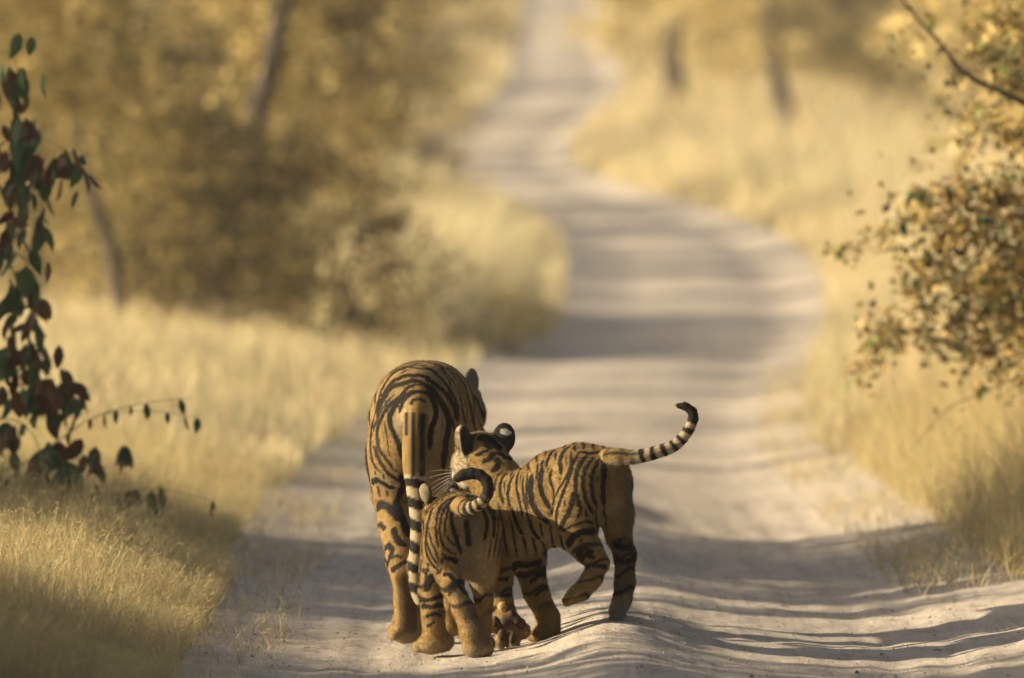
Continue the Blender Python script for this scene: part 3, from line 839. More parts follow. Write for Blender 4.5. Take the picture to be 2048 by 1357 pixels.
# ------------------------------------------------------------------ tigers: one continuous surface each
class Body:
    """smooth union of tapered limbs and ellipsoids, meshed by surface nets"""
    def __init__(self):
        self.pr = []
    def cone(self, a, b, ra, rb, k=0.02, t='body', s0=0.0, s1=1.0):
        self.pr.append(dict(kind='c', a=np.array(a, float), b=np.array(b, float), ra=ra, rb=rb, k=k, t=t, s0=s0, s1=s1))
    def chain(self, pts, k=0.02, t='body'):
        """pts: (px,py,dy,r_px)"""
        if t == 'tail':
            rs = resample(np.array([[p[0], p[1], p[2] * 600, p[3]] for p in pts], float), 9)
            pts = [(p[0], p[1], p[2] / 600, p[3]) for p in rs]
        q = [P(p[0], p[1], p[2]) for p in pts]
        L = np.concatenate([[0], np.cumsum([np.linalg.norm(q[i + 1] - q[i]) for i in range(len(q) - 1)])])
        mg = 3.5 if t == 'leg' else 1.5
        for i in range(len(q) - 1):
            self.cone(q[i], q[i + 1], (pts[i][3] - mg) * 30 / F_PX, (pts[i + 1][3] - mg) * 30 / F_PX, k, t, L[i], L[i + 1])
        return L[-1]
    def ell(self, c, rad, rot=None, k=0.015, t='body'):
        self.pr.append(dict(kind='e', c=np.array(c, float), r=np.array(rad, float), rot=np.eye(3) if rot is None else np.array(rot, float), k=k, t=t))
    @staticmethod
    def dist(p, X):
        if p['kind'] == 'c':
            ab = p['b'] - p['a']; L2 = max(ab @ ab, 1e-9)
            v = X - p['a']
            h = np.clip((v @ ab) / L2, 0, 1)
            d = np.sqrt(((v - h[..., None] * ab) ** 2).sum(-1))
            return d - (p['ra'] + (p['rb'] - p['ra']) * h), h
        v = (X - p['c']) @ p['rot'].T
        r = p['r']
        k0 = np.sqrt(((v / r) ** 2).sum(-1)); k1 = np.sqrt(((v / r ** 2) ** 2).sum(-1))
        return k0 * (k0 - 1) / np.maximum(k1, 1e-6), np.zeros(v.shape[:-1])
    def bounds(self, p):
        if p['kind'] == 'c':
            m = max(p['ra'], p['rb'])
            return np.minimum(p['a'], p['b']) - m, np.maximum(p['a'], p['b']) + m
        m = p['r'].max()
        return p['c'] - m, p['c'] + m
    def mesh(self, h):
        lo = np.min([self.bounds(p)[0] for p in self.pr], 0) - 0.03
        hi = np.max([self.bounds(p)[1] for p in self.pr], 0) + 0.03
        n = np.ceil((hi - lo) / h).astype(int) + 1
        D = np.full(n, 0.06, np.float32)
        for p in self.pr:
            b0, b1 = self.bounds(p)
            m = 0.035 + p['k']
            i0 = np.clip(np.floor((b0 - m - lo) / h).astype(int), 0, n - 1)
            i1 = np.clip(np.ceil((b1 + m - lo) / h).astype(int) + 1, 1, n)
            ax = [lo[j] + h * np.arange(i0[j], i1[j]) for j in range(3)]
            X = np.stack(np.meshgrid(*ax, indexing='ij'), -1)
            d, _ = self.dist(p, X)
            sl = tuple(slice(i0[j], i1[j]) for j in range(3))
            a = D[sl]; k = p['k']
            hh = np.maximum(k - np.abs(a - d), 0) / k
            D[sl] = np.minimum(a, d) - hh * hh * k * 0.25
        # surface nets
        S = D < 0
        c = [D[i:n[0] - 1 + i, j:n[1] - 1 + j, l:n[2] - 1 + l] for i in (0, 1) for j in (0, 1) for l in (0, 1)]
        sg = [x < 0 for x in c]
        cnt = sum(x.astype(np.int8) for x in sg)
        act = (cnt > 0) & (cnt < 8)
        idx = np.full(act.shape, -1, np.int64)
        cells = np.argwhere(act)
        idx[act] = np.arange(len(cells))
        vals = np.stack([x[act] for x in c], 1)
        corner = np.array([[i, j, l] for i in (0, 1) for j in (0, 1) for l in (0, 1)], float)
        acc = np.zeros((len(cells), 3)); w = np.zeros(len(cells))
        for a in range(8):
            for b in range(a + 1, 8):
                if np.abs(corner[a] - corner[b]).sum() != 1: continue
                cr = (vals[:, a] < 0) != (vals[:, b] < 0)
                t = vals[:, a] / np.where(cr, vals[:, a] - vals[:, b], 1)
                acc += np.where(cr[:, None], corner[a] + t[:, None] * (corner[b] - corner[a]), 0); w += cr
        V = lo + h * (cells + acc / w[:, None])
        faces = []
        for ax in range(3):
            s0 = [slice(None)] * 3; s1 = [slice(None)] * 3
            s0[ax] = slice(0, n[ax] - 1); s1[ax] = slice(1, n[ax])
            A, B = S[tuple(s0)], S[tuple(s1)]
            e = np.argwhere(A != B)
            o1, o2 = [j for j in range(3) if j != ax]
            e = e[(e[:, o1] > 0) & (e[:, o2] > 0) & (e[:, o1] < n[o1] - 1) & (e[:, o2] < n[o2] - 1)]
            q = []
            for d1, d2 in ((-1, -1), (0, -1), (0, 0), (-1, 0)):
                f = e.copy(); f[:, o1] += d1; f[:, o2] += d2
                q.append(idx[f[:, 0], f[:, 1], f[:, 2]])
            q = np.stack(q, 1)
            flip = A[e[:, 0], e[:, 1], e[:, 2]]
            if ax == 1: flip = ~flip
            q[~flip] = q[~flip][:, ::-1]
            faces.append(q)
        Fq = np.concatenate(faces)
        Fq = Fq[(Fq >= 0).all(1)]
        # light smoothing of the voxel net
        for _ in range(2):
            s = np.zeros_like(V); k = np.zeros(len(V))
            for a in range(4):
                np.add.at(s, Fq[:, a], V[Fq[:, (a + 1) % 4]]); np.add.at(k, Fq[:, a], 1)
                np.add.at(s, Fq[:, a], V[Fq[:, (a - 1) % 4]]); np.add.at(k, Fq[:, a], 1)
            V = 0.5 * V + 0.5 * s / k[:, None]
        return V, Fq
    def nearest(self, V):
        best = np.full(len(V), 1e9); lab = np.zeros(len(V), int); s = np.zeros(len(V))
        for i, p in enumerate(self.pr):
            d, hh = self.dist(p, V)
            m = d < best
            best[m] = d[m]; lab[m] = i
            s[m] = p['s0'] + (p['s1'] - p['s0']) * hh[m] if p['kind'] == 'c' else 0
        t = np.array([p['t'] for p in self.pr])[lab]
        return t, s

def vert_normals(V, Fq):
    fn = np.cross(V[Fq[:, 2]] - V[Fq[:, 0]], V[Fq[:, 3]] - V[Fq[:, 1]])
    n = np.zeros_like(V)
    for a in range(4): np.add.at(n, Fq[:, a], fn)
    return n / np.maximum(np.linalg.norm(n, axis=1, keepdims=True), 1e-12)

def paint_strokes(V, Nn, allow, groups, dy0, mirror=None):
    """groups: (ox, oy, scale, [(width, pts)...]) traced stripes, a few inner-leg ones with shade in them, laid on the coat and kept there as lines in space; returns darkness per vertex"""
    dark = np.zeros(len(V)); near = np.zeros(len(V))
    d0 = CAM_D + dy0
    wob = (fbm(V, 90, 3, 2) - 0.5) * 0.006
    cand = np.where(allow & (Nn[:, 1] < 0.25))[0]
    VX = V[cand]; NX = np.abs(Nn[cand, 1])
    for ox, oy, sc, strokes in groups:
        for w, pts in strokes:
            q = resample(pts, 14)
            px = ox + q[:, 0] / sc; py = oy + q[:, 1] / sc
            X = (px - 1024) * d0 / F_PX; Z = CAM_H + (HOR - py) * d0 / F_PX
            line = []; gz = []
            for x, z in zip(X, Z):
                e = (VX[:, 0] - x) ** 2 + (VX[:, 2] - z) ** 2
                m = e < 0.007 ** 2
                if m.any():
                    j = np.where(m)[0]
                    j = j[VX[j, 1] < VX[j, 1].min() + .07]; b = j[np.argmin(e[j])]; line.append(VX[b]); gz.append(NX[b])
                else:
                    j = np.argmin(e)
                    if e[j] < 0.03 ** 2: line.append(VX[j]); gz.append(NX[j])
            if len(line) < 2: continue
            line = np.array(line)
            n = len(line)
            t = np.linspace(0, 1, n)
            hw = 0.60 * w / sc * d0 / F_PX * np.clip(np.minimum(t, 1 - t) * 6 + 0.35, 0, 1) / np.clip(np.array(gz), .6, 1)
            for k, L in ((0, line),) + (((1, mirror(line)),) if mirror else ()):
                lo = L.min(0) - 0.04; hi = L.max(0) + 0.04
                sel = np.where(((V > lo) & (V < hi)).all(1))[0]
                if not len(sel): continue
                Q = V[sel]
                best = np.full(len(sel), -9.0)
                for i in range(n - 1):
                    ab = L[i + 1] - L[i]; l2 = ab @ ab
                    if l2 > 0.05 ** 2: continue
                    h = np.clip(((Q - L[i]) @ ab) / max(l2, 1e-9), 0, 1)
                    dd = np.linalg.norm(Q - L[i] - h[:, None] * ab, axis=1)
                    r = hw[i] + (hw[i + 1] - hw[i]) * h
                    best = np.maximum(best, (r + wob[sel] * 0.6 - dd) / 0.0035)
                v = sstep(-0.6, 0.6, best)
                if not k: near[sel] = np.maximum(near[sel], sstep(-3.2, -1.6, best))
                if k: v = v * sstep(0.0, 0.5, Nn[sel, 1] + 0.15)
                dark[sel] = np.maximum(dark[sel], v)
    return dark, near

def fur_material(name):
    m, nt, out = new_mat(name)
    at = N(nt, 'ShaderNodeAttribute', attribute_name='Col')
    b = N(nt, 'ShaderNodeBsdfPrincipled')
    b.inputs['Roughness'].default_value = 0.75
    b.inputs['Specular IOR Level'].default_value = 0.12
    b.inputs['Sheen Weight'].default_value = 0.03
    b.inputs['Sheen Roughness'].default_value = 0.5
    tex = N(nt, 'ShaderNodeTexCoord')
    no = N(nt, 'ShaderNodeTexNoise'); no.inputs['Scale'].default_value = 260; no.inputs['Detail'].default_value = 3
    bu = N(nt, 'ShaderNodeBump'); bu.inputs['Strength'].default_value = 0.4; bu.inputs['Distance'].default_value = 0.004
    mp = N(nt, 'ShaderNodeMapping'); mp.inputs['Scale'].default_value = (1, 1, .35)
    nt.links.new(tex.outputs['Object'], mp.inputs[0]); nt.links.new(mp.outputs[0], no.inputs['Vector'])
    nt.links.new(no.outputs[0], bu.inputs['Height'])
    nt.links.new(bu.outputs[0], b.inputs['Normal'])
    nt.links.new(at.outputs['Color'], b.inputs['Base Color'])
    nt.links.new(b.outputs[0], out.inputs[0])
    return m

def hair_material(name):
    m, nt, out = new_mat(name)
    at = N(nt, 'ShaderNodeAttribute', attribute_name='fcol')
    b = N(nt, 'ShaderNodeBsdfPrincipled')
    b.inputs['Roughness'].default_value = 0.6
    b.inputs['Specular IOR Level'].default_value = 0.15
    t = N(nt, 'ShaderNodeBsdfTranslucent')
    mx = N(nt, 'ShaderNodeMixShader'); mx.inputs[0].default_value = .45
    nt.links.new(at.outputs['Color'], b.inputs['Base Color']); nt.links.new(at.outputs['Color'], t.inputs[0])
    nt.links.new(b.outputs[0], mx.inputs[1]); nt.links.new(t.outputs[0], mx.inputs[2])
    nt.links.new(mx.outputs[0], out.inputs[0])
    return m

M_SKIN = fur_material('tiger_coat')
M_HAIR = hair_material('tiger_hair')
def plain(name, col, rough=0.5, spec=0.5):
    m, nt, out = new_mat(name)
    b = N(nt, 'ShaderNodeBsdfPrincipled')
    b.inputs['Base Color'].default_value = (*col, 1)
    b.inputs['Roughness'].default_value = rough
    b.inputs['Specular IOR Level'].default_value = spec
    nt.links.new(b.outputs[0], out.inputs[0])
    return m
M_EYE = plain('tiger_eye', (0.25, 0.16, 0.03), 0.08, 0.8)
M_WHISK = plain('whisker_white', (0.8, 0.78, 0.72), 0.4)

def fur(parent, org, V, Nn, Fq, col, comb, length, count, radius, keep, seed):
    r = np.random.default_rng(seed)
    a = V[Fq[:, 0]]; b = V[Fq[:, 1]]; c = V[Fq[:, 2]]; d = V[Fq[:, 3]]
    area = 0.5 * np.linalg.norm(np.cross(c - a, d - b), axis=1) * keep[Fq[:, 0]]
    f = r.choice(len(Fq), count, p=area / area.sum())
    u, v = r.random(count)[:, None], r.random(count)[:, None]
    def lerp(A): return (A[Fq[f, 0]] * (1 - u) + A[Fq[f, 1]] * u) * (1 - v) + (A[Fq[f, 3]] * (1 - u) + A[Fq[f, 2]] * u) * v
    p = lerp(V); n = lerp(Nn); n /= np.linalg.norm(n, axis=1, keepdims=True)
    cc = lerp(col); cm = lerp(comb); ln = lerp(length[:, None])
    cm = cm - (cm * n).sum(1, keepdims=True) * n
    cm /= np.maximum(np.linalg.norm(cm, axis=1, keepdims=True), 1e-6)
    jit = r.normal(0, 0.34, (count, 3))
    ln = ln * r.uniform(0.6, 1.25, (count, 1))
    d0 = n * 0.75 + cm * 0.75 + jit * 0.6
    d0 /= np.linalg.norm(d0, axis=1, keepdims=True)
    d1 = n * 0.18 + cm + jit
    d1 /= np.linalg.norm(d1, axis=1, keepdims=True)
    p0 = p - n * 0.002
    p1 = p0 + d0 * ln * 0.35
    p2 = p1 + (d0 * 0.4 + d1 * 0.6) * ln * 0.35
    p3 = p2 + d1 * ln * 0.35
    pts = np.stack([p0, p1, p2, p3], 1) - org
    cu = bpy.data.hair_curves.new('fur')
    cu.add_curves([4] * count)
    cu.attributes['position'].data.foreach_set('vector', np.ascontiguousarray(pts.reshape(-1, 3), np.float32).ravel())
    ra = cu.attributes.new('radius', 'FLOAT', 'POINT') if 'radius' not in cu.attributes else cu.attributes['radius']
    ra.data.foreach_set('value', np.tile(np.array([1, 0.9, 0.65, 0.15], np.float32) * radius, count))
    ca = cu.attributes.new('fcol', 'FLOAT_COLOR', 'CURVE')
    cc = np.clip(cc * r.uniform(1.0, 1.75, (count, 1)) * (1 + r.normal(0, 0.04, (count, 3))), 0, 1)
    c4 = np.ones((count, 4), np.float32); c4[:, :3] = cc
    ca.data.foreach_set('color', c4.ravel())
    cu.materials.append(M_HAIR)
    o = bpy.data.objects.new('fur', cu)
    link(o, parent)
    return o

def frame_of(f, u):
    f = np.array(f, float); f /= np.linalg.norm(f)
    u = np.array(u, float); u = u - (u @ f) * f; u /= np.linalg.norm(u)
    r = np.cross(f, u)
    return r, f, u

def head(B, c, f, up, s):
    """skull, cheeks, muzzle, nose bridge, chin; c skull centre; returns local->world"""
    r, f, u = frame_of(f, up)
    c = np.array(c)
    L = lambda a, b, d: c + s * (a * r + b * f + d * u)
    rot = np.stack([r, f, u])
    B.ell(c, s * np.array([.088, .105, .085]), rot, .03, 'head')
    for sg in (-1, 1):
        B.ell(L(.06 * sg, .015, -.04), s * np.array([.05, .06, .055]), rot, .03, 'cheek')
        B.ell(L(.026 * sg, .135, -.05), s * np.array([.036, .045, .035]), rot, .015, 'muzzle')
        B.ell(L(.045 * sg, .075, .045), s * np.array([.03, .035, .02]), rot, .02, 'brow')
    B.cone(L(0, .03, .04), L(0, .15, -.015), s * .045, s * .028, .02, 'head')
    B.ell(L(0, .16, -.022), s * np.array([.024, .018, .016]), rot, .008, 'nose')
    B.ell(L(0, .12, -.085), s * np.array([.035, .05, .028]), rot, .02, 'muzzle')
    return L

def ear(B, c, nrm, up, w, h, th, spot=True):
    """round ear; nrm points out of the BACK of the ear"""
    r, f, u = frame_of(nrm, up)
    B.ell(c, (w, th, h), np.stack([r, f, u]), .012, 'ear')
    B.ear_frames.append((np.array(c), r, f, u, w, h, spot))

def paw(B, c, f, r, k=.012, toes=True, up=(0, 0, 1), t='paw'):
    """c centre of the paw, f towards the toes, r radius in metres"""
    rr, ff, uu = frame_of(f, up)
    rot = np.stack([rr, ff, uu])
    c = np.array(c)
    B.ell(c, (r * 1.12, r * 1.35, r * .85), rot, .015, t)
    if toes:
        for a, b in ((-.80, .85), (-.29, 1.28), (.29, 1.28), (.80, .85)):
            B.ell(c + r * (a * rr + b * ff - .22 * uu), (r * .33, r * .52, r * .50), rot, .004, t)

ORANGE = np.array([.185, .120, .043])
PALE = np.array([.58, .41, .18])
WHITE = np.array([.36, .31, .22])
BLACK = np.array([.010, .0085, .0075])
PAD = np.array([.065, .045, .032])

def finish(name, label, B, voxel, org, strokes, dy0, comb_back, fur_len, fur_n, fur_r, seed, extra, mirror=None, no_tail_strokes=True, group=None):
    V, Fq = B.mesh(voxel)
    Nn = vert_normals(V, Fq)
    t, s = B.nearest(V)
    n = len(V)
    col = np.tile(ORANGE, (n, 1))
    nz = fbm(V, 14, seed, 3)
    nz2 = fbm(V * np.array([1, 1, .45]), 70, seed + 5, 3)
    col = col * (0.86 + 0.28 * nz)[:, None] * (.72 + .56 * nz2)[:, None]
    mix = lambda w, c: col.__setitem__(slice(None), col * (1 - w[:, None]) + c * w[:, None])
    # pale flanks low down, white belly and inner legs
    legp = np.array([x in ('leg', 'paw', 'pad') for x in t])
    mix(np.clip(sstep(-.15, -.8, Nn[:, 2]), 0, 1) * .45 * ~legp, WHITE)
    extra(B, V, Nn, t, s, col, mix)
    allow = (t != 'tail') & (t != 'ear') & (t != 'pad')
    dark, near = paint_strokes(V, Nn, allow, strokes, dy0, mirror)
    th, zone = B.thin(V, Nn)
    th = sstep(.45, .75, np.sin(2 * np.pi * th + 2.2 * (fbm(V, 10, seed + 9, 2) - .5)) + .8 * (vnoise(V * np.array([1, 1, .5]), 22, seed + 2) - .5))
    dark = np.maximum(dark, th * (1 - near) * zone * ~legp)
    dark = dark * ((t != 'tail') if no_tail_strokes else 1)
    if hasattr(B, 'more_dark'):
        dark = np.maximum(dark, B.more_dark(V, Nn, t, s))
    # irregular bars round the limbs and thin stripes between the bold ones
    wz = V[:, 2] + .05 * (fbm(V, 11, seed + 3, 2) - .5) + .12 * Nn[:, 0] * Nn[:, 1] * .2
    bar = sstep(.55, .8, np.sin(2 * np.pi * wz / B.bar) + .55 * (vnoise(V, 16, seed + 1) - .5))
    dark = np.maximum(dark, bar * legp * sstep(B.bar_z[0], B.bar_z[1], V[:, 2]) * .9)
    mix(np.clip(dark, 0, 1), BLACK)
    # dusty feet
    mix(sstep(.05, .0, V[:, 2]) * .35, np.array([.30, .26, .20]))
    # ears: dark back with a pale spot, pale hairy front with its hollow's shade painted in
    for c, r, f, u, w, h, spot in B.ear_frames:
        v = V - c
        near = (np.abs(v @ r) < w * 1.3) & (np.abs(v @ u) < h * 1.3) & (np.abs(v @ f) < .03) & ((t == 'ear') | (np.linalg.norm(v, axis=1) < h * .9))
        back = Nn @ f
        sp = (((v @ r + w * .08) / (w * .52)) ** 2 + ((v @ u - h * .36 - .12 * (v @ r)) / (h * .19)) ** 2) < 1 + .5 * (vnoise(V, 150, 3) - .5)
        cb = np.where(sp[:, None] & bool(spot), np.array([.50, .47, .41]), np.array([.022, .020, .019]) if spot else (np.array([.10, .09, .075]) if spot is False else np.array([.022, .020, .019])))
        cf = np.array([.17, .14, .09]) * (1 - .8 * sstep(.0, .7, (v[:, 0] - .2 * v[:, 2]) / w))[:, None] * (1 - .6 * np.exp(-((v @ r - w * .25) / (w * .4)) ** 2 - ((v @ u + h * .1) / (h * .45)) ** 2))[:, None] * (.6 + .8 * fbm(V, 120, 3, 2))[:, None]
        w_ = near.astype(float)
        tgt = cf + (cb - cf) * sstep(-.35, .1, back)[:, None]
        col[:] = col * (1 - w_[:, None]) + tgt * w_[:, None]
    m = t == 'pad'
    col[m] = PAD
    root = empty(name, org)
    tag(root, label, 'tiger', group)
    o = mesh_np('body', V - org, Fq, M_SKIN, root, True, col)
    comb = np.tile(np.array(comb_back, float), (n, 1))
    low = np.array([x in ('leg', 'paw', 'pad') for x in t])
    comb[low] = (0, 0, -1)
    tl = t == 'tail'
    if tl.any():
        td = np.zeros((n, 3))
        for p in B.pr:
            if p['t'] == 'tail':
                mm = tl & (s >= p['s0'] - 1e-6) & (s <= p['s1'] + 1e-6)
                td[mm] = (p['b'] - p['a']) / max(np.linalg.norm(p['b'] - p['a']), 1e-6)
        comb[tl] = td[tl]
    ln = np.full(n, fur_len)
    ln[low] *= .9; ln[tl] *= .75
    ln[t == 'cheek'] *= 1.6
    ln[t == 'ear'] *= .45
    ln[(t == 'muzzle') | (t == 'nose')] *= .3
    keep = np.where((t == 'pad') | (t == 'nose'), 0.0, 1.0) * np.where(Nn[:, 1] < .35, 1.0, .45)
    fur(root, org, V, Nn, Fq, col, comb, ln, fur_n, fur_r, keep, seed)
    return root

def blob(name, c, r, org, mat, parent, sub=2):
    bm = bmesh.new()
    bmesh.ops.create_icosphere(bm, subdivisions=sub, radius=r)
    me = bpy.data.meshes.new(name); bm.to_mesh(me); bm.free()
    for p in me.polygons: p.use_smooth = True
    me.materials.append(mat)
    o = bpy.data.objects.new(name, me); o.location = Vector(np.array(c) - org)
    return link(o, parent)

def whiskers(parent, org, roots, dirs, length):
    for c, d in zip(roots, dirs):
        d = np.array(d) / np.linalg.norm(d)
        sag = np.array([0, 0, -1.0])
        pts = [c + d * length * u + sag * length * .18 * u * u for u in np.linspace(0, 1, 6)]
        V, Fc = [], []
        for i, p in enumerate(pts):
            rr = .0009 * (1 - .75 * i / 5)
            for a in range(3):
                an = a * 2.094
                V.append(p + rr * np.array([0, math.cos(an), math.sin(an)]) - org)
        for i in range(5):
            for a in range(3):
                b = (a + 1) % 3
                Fc.append((i * 3 + a, i * 3 + b, i * 3 + 3 + b, i * 3 + 3 + a))
        mesh_np('whisker', np.array(V), np.array(Fc), M_WHISK, parent)

PXM = 30 / F_PX        # metres per picture unit at the animals

# --- the tigress
def build_mother():
    B = Body(); B.ear_frames = []; B.bar, B.bar_z = .085, (.40, .5)
    org = P(835, 1283, 0.0); org[2] = 0
    K = .035
    B.chain([(833, 812, .12, 86), (842, 806, .4, 82), (862, 806, .72, 82), (872, 815, .92, 64)], K)          # back
    B.chain([(835, 880, .16, 84), (846, 900, .4, 84), (872, 905, .72, 86)], K)                                # belly, chest
    B.chain([(875, 815, .9, 62), (890, 818, 1.08, 54)], K)                                                    # neck
    B.chain([(890, 838, .74, 60), (918, 890, .80, 56), (922, 970, .82, 42)], K)                               # right shoulder
    B.chain([(842, 830, .74, 62), (836, 900, .80, 52), (826, 980, .82, 42)], K)                               # left shoulder
    # left hind leg
    B.chain([(806, 850, .14, 72), (800, 920, .13, 66), (792, 985, .17, 52)], K)
    B.chain([(792, 985, .17, 50), (792, 1050, .10, 38), (802, 1120, -.01, 33), (806, 1145, -.03, 29)], .02, 'leg')
    B.chain([(806, 1145, -.03, 27), (811, 1200, -.01, 26), (812, 1245, .0, 28)], .015, 'leg')
    paw(B, P(811, 1262, .05), (-.12, 1, 0), 30 * PXM)
    B.ell(P(790, 1270, -.01), (.02, .022, .019), None, .006, 'paw')
    # right hind leg, a step ahead
    B.chain([(866, 850, .14, 72), (880, 920, .18, 62), (886, 985, .28, 48)], K)
    B.chain([(886, 985, .28, 46), (893, 1060, .27, 34), (896, 1135, .18, 28)], .02, 'leg')
    B.chain([(896, 1135, .18, 27), (895, 1190, .26, 25), (893, 1228, .32, 26)], .015, 'leg')
    paw(B, P(893, 1250, .38), (.1, 1, 0), 30 * PXM)
    # forelegs
    for x, dyo, top in ((818, .70, 960), (900, .98, 960)):
        B.chain([(x + 8, top, .82, 42), (x + 4, 1060, .80, 33), (x, 1150, dyo, 28), (x, 1220, dyo + .02, 26)], .02, 'leg')
        zg = HOR + CAM_H * F_PX / (30 + dyo + .06)
        paw(B, P(x, zg - 22, dyo + .06), (.12, 1, 0), 31 * PXM)
    # tail
    B.chain([(838, 775, .06, 30), (834, 820, -.01, 27)], .03)
    B.chain([(836, 808, .01, 26), (829, 870, -.045, 24), (828, 930, -.06, 23), (834, 990, -.065, 20), (838, 1050, -.07, 17.5),
             (834, 1105, -.07, 16), (832, 1155, -.06, 15), (841, 1200, -.05, 13), (858, 1228, -.04, 9)], .008, 'tail')
    # head turned a little to the right
    hc = P(905, 808, 1.2)
    L = head(B, hc, (.28, .93, -.2), (0, .1, 1), 1.0)
    B.cone(P(888, 815, 1.05), hc, 52 * PXM, .085, .04)
    ear(B, P(941, 766, 1.17), (.45, -.88, .1), (.16, 0, 1), .032, .052, .012, False)
    ear(B, P(880, 775, 1.14), (-.45, -.85, .1), (-.15, 0, 1), .031, .04, .012, False)
    M1 = (720, 710, 4.525, [
        (22, [(560, 62), (480, 95), (400, 120), (320, 155), (260, 210), (215, 280), (185, 360), (160, 450), (140, 540)]),
        (18, [(600, 130), (520, 120), (430, 110), (340, 130), (270, 190)]),
        (28, [(640, 210), (560, 185), (470, 185), (390, 195), (310, 235), (250, 300), (205, 380), (175, 470), (150, 560)]),
        (34, [(560, 235), (480, 230), (400, 255), (320, 275), (270, 310), (225, 380), (185, 450), (165, 520)]),
        (14, [(310, 360), (255, 410), (200, 490), (150, 600), (115, 700)]),
        (26, [(560, 265), (500, 270), (440, 290), (390, 345), (330, 405), (270, 450), (200, 560), (160, 660), (155, 740), (170, 830), (210, 900), (270, 980), (310, 1030), (350, 1055)]),
        (40, [(480, 320), (400, 380), (340, 430), (290, 510), (270, 560), (280, 640), (320, 720), (350, 800), (375, 880), (400, 960)]),
        (28, [(600, 345), (540, 325), (470, 345), (410, 400), (375, 460), (355, 520)]),
        (22, [(600, 420), (560, 395), (500, 400), (450, 440)]),
        (18, [(130, 560), (105, 650), (95, 750), (95, 850), (110, 950), (150, 1030), (185, 1060)]),
        (26, [(125, 820), (150, 900), (200, 990), (250, 1060), (310, 1110), (360, 1150)]),
        (30, [(100, 1170), (150, 1132), (210, 1165), (270, 1195), (325, 1200)]),
        (44, [(370, 1080), (390, 1170), (360, 1260), (330, 1357)]),  # inner thigh: black stripe and shade painted as one stroke
        (24, [(570, 60), (660, 80), (740, 130), (800, 190), (860, 260), (900, 340)]),
        (26, [(560, 110), (640, 130), (700, 180), (760, 240), (810, 310), (850, 380), (880, 460), (895, 560)]),
        (30, [(600, 220), (680, 260), (760, 330), (820, 400), (860, 490), (885, 600)]),
        (44, [(560, 250), (640, 300), (700, 370), (750, 450), (790, 530), (805, 600), (800, 700), (780, 800), (765, 920), (760, 1040)]),
        (40, [(570, 320), (630, 350), (670, 420), (690, 500), (680, 580), (650, 650), (640, 750), (630, 850)]),
        (20, [(820, 560), (850, 640), (870, 720)]),
        (30, [(930, 280), (960, 380), (990, 480), (1010, 600), (1030, 700)]),
        (28, [(1000, 360), (1040, 450), (1080, 560), (1120, 650), (1150, 710)]),
        (24, [(880, 330), (920, 450), (940, 560), (960, 640)]),
    ])
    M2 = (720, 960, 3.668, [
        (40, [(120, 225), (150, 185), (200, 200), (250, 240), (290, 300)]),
        (40, [(250, 150), (290, 230), (330, 320), (350, 400)]),  # inner leg: shade painted in along with the black stripes
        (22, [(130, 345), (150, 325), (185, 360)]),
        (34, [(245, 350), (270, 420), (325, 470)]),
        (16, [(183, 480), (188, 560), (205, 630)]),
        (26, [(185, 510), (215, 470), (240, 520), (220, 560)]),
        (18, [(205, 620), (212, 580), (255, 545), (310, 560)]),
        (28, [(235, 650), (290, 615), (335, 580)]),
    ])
    def extra(B, V, Nn, t, s, col, mix):
        # pale patch beside the tail, inner thighs, hind shanks' backs painted dark for brown fur plus shade
        u = (V - P(835, 880, 0))
        mix(np.exp(-((u[:, 0] - .055) / .03) ** 2 - ((u[:, 2] - .05) / .07) ** 2) * .55 * (t != 'tail') * (u[:, 1] < .25), WHITE)
        mix(np.exp(-((u[:, 0] + .055) / .022) ** 2 - ((u[:, 2] - .055) / .06) ** 2) * .75 * (t != 'tail') * (u[:, 1] < .25), WHITE)
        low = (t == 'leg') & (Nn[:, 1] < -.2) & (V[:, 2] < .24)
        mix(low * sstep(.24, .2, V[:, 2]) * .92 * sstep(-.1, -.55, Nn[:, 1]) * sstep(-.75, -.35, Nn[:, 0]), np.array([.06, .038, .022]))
        tl = (t == 'tail') & (s > .24)
        mix(tl * (.45 + .35 * vnoise(V, 40, 2)), WHITE * .9)
    def more_dark(V, Nn, t, s):
        d = np.zeros(len(V))
        tl = t == 'tail'
        ph = s + .012 * (vnoise(V, 25, 5) - .5) - .010 * Nn[:, 0]
        rings = sstep(-.15, .15, np.sin(2 * np.pi * ph / .068 + 1.6) + .25 * (vnoise(V, 40, 8) - .5))
        d = np.where(tl & (s > .25), rings, d)
        d = np.where(tl & (s > .66), 1, d)
        # lengthwise lines on the upper tail
        xx = V[:, 0] - (P(832, 900, 0)[0])
        li = np.maximum(np.exp(-((xx + .008) / .006) ** 2), np.exp(-((xx - .022) / .010) ** 2))
        li = np.maximum(li, np.exp(-((xx + .030) / .005) ** 2) * (V[:, 2] > .66))
        d = np.where(tl & (s <= .25) & (Nn[:, 1] < .3), np.clip(li * 1.4, 0, 1) * (.6 + .8 * vnoise(V, 30, 9)), d)
        # bars further along the flanks and on the forelegs, out of this view
        ph2 = V[:, 1] + .05 * (fbm(V, 9, 4, 2) - .5) + .02 * V[:, 2]
        fl = (V[:, 1] > .42) & ~tl & (np.abs(Nn[:, 0]) + .6 * Nn[:, 2] > .35) & (V[:, 2] > .5)
        d = np.where(fl, np.maximum(d, .9 * sstep(.35, .6, np.sin(2 * np.pi * ph2 / .078) + .5 * (vnoise(V, 12, 2) - .5)) * sstep(.42, .5, V[:, 1])), d)
        return np.clip(d, 0, 1)
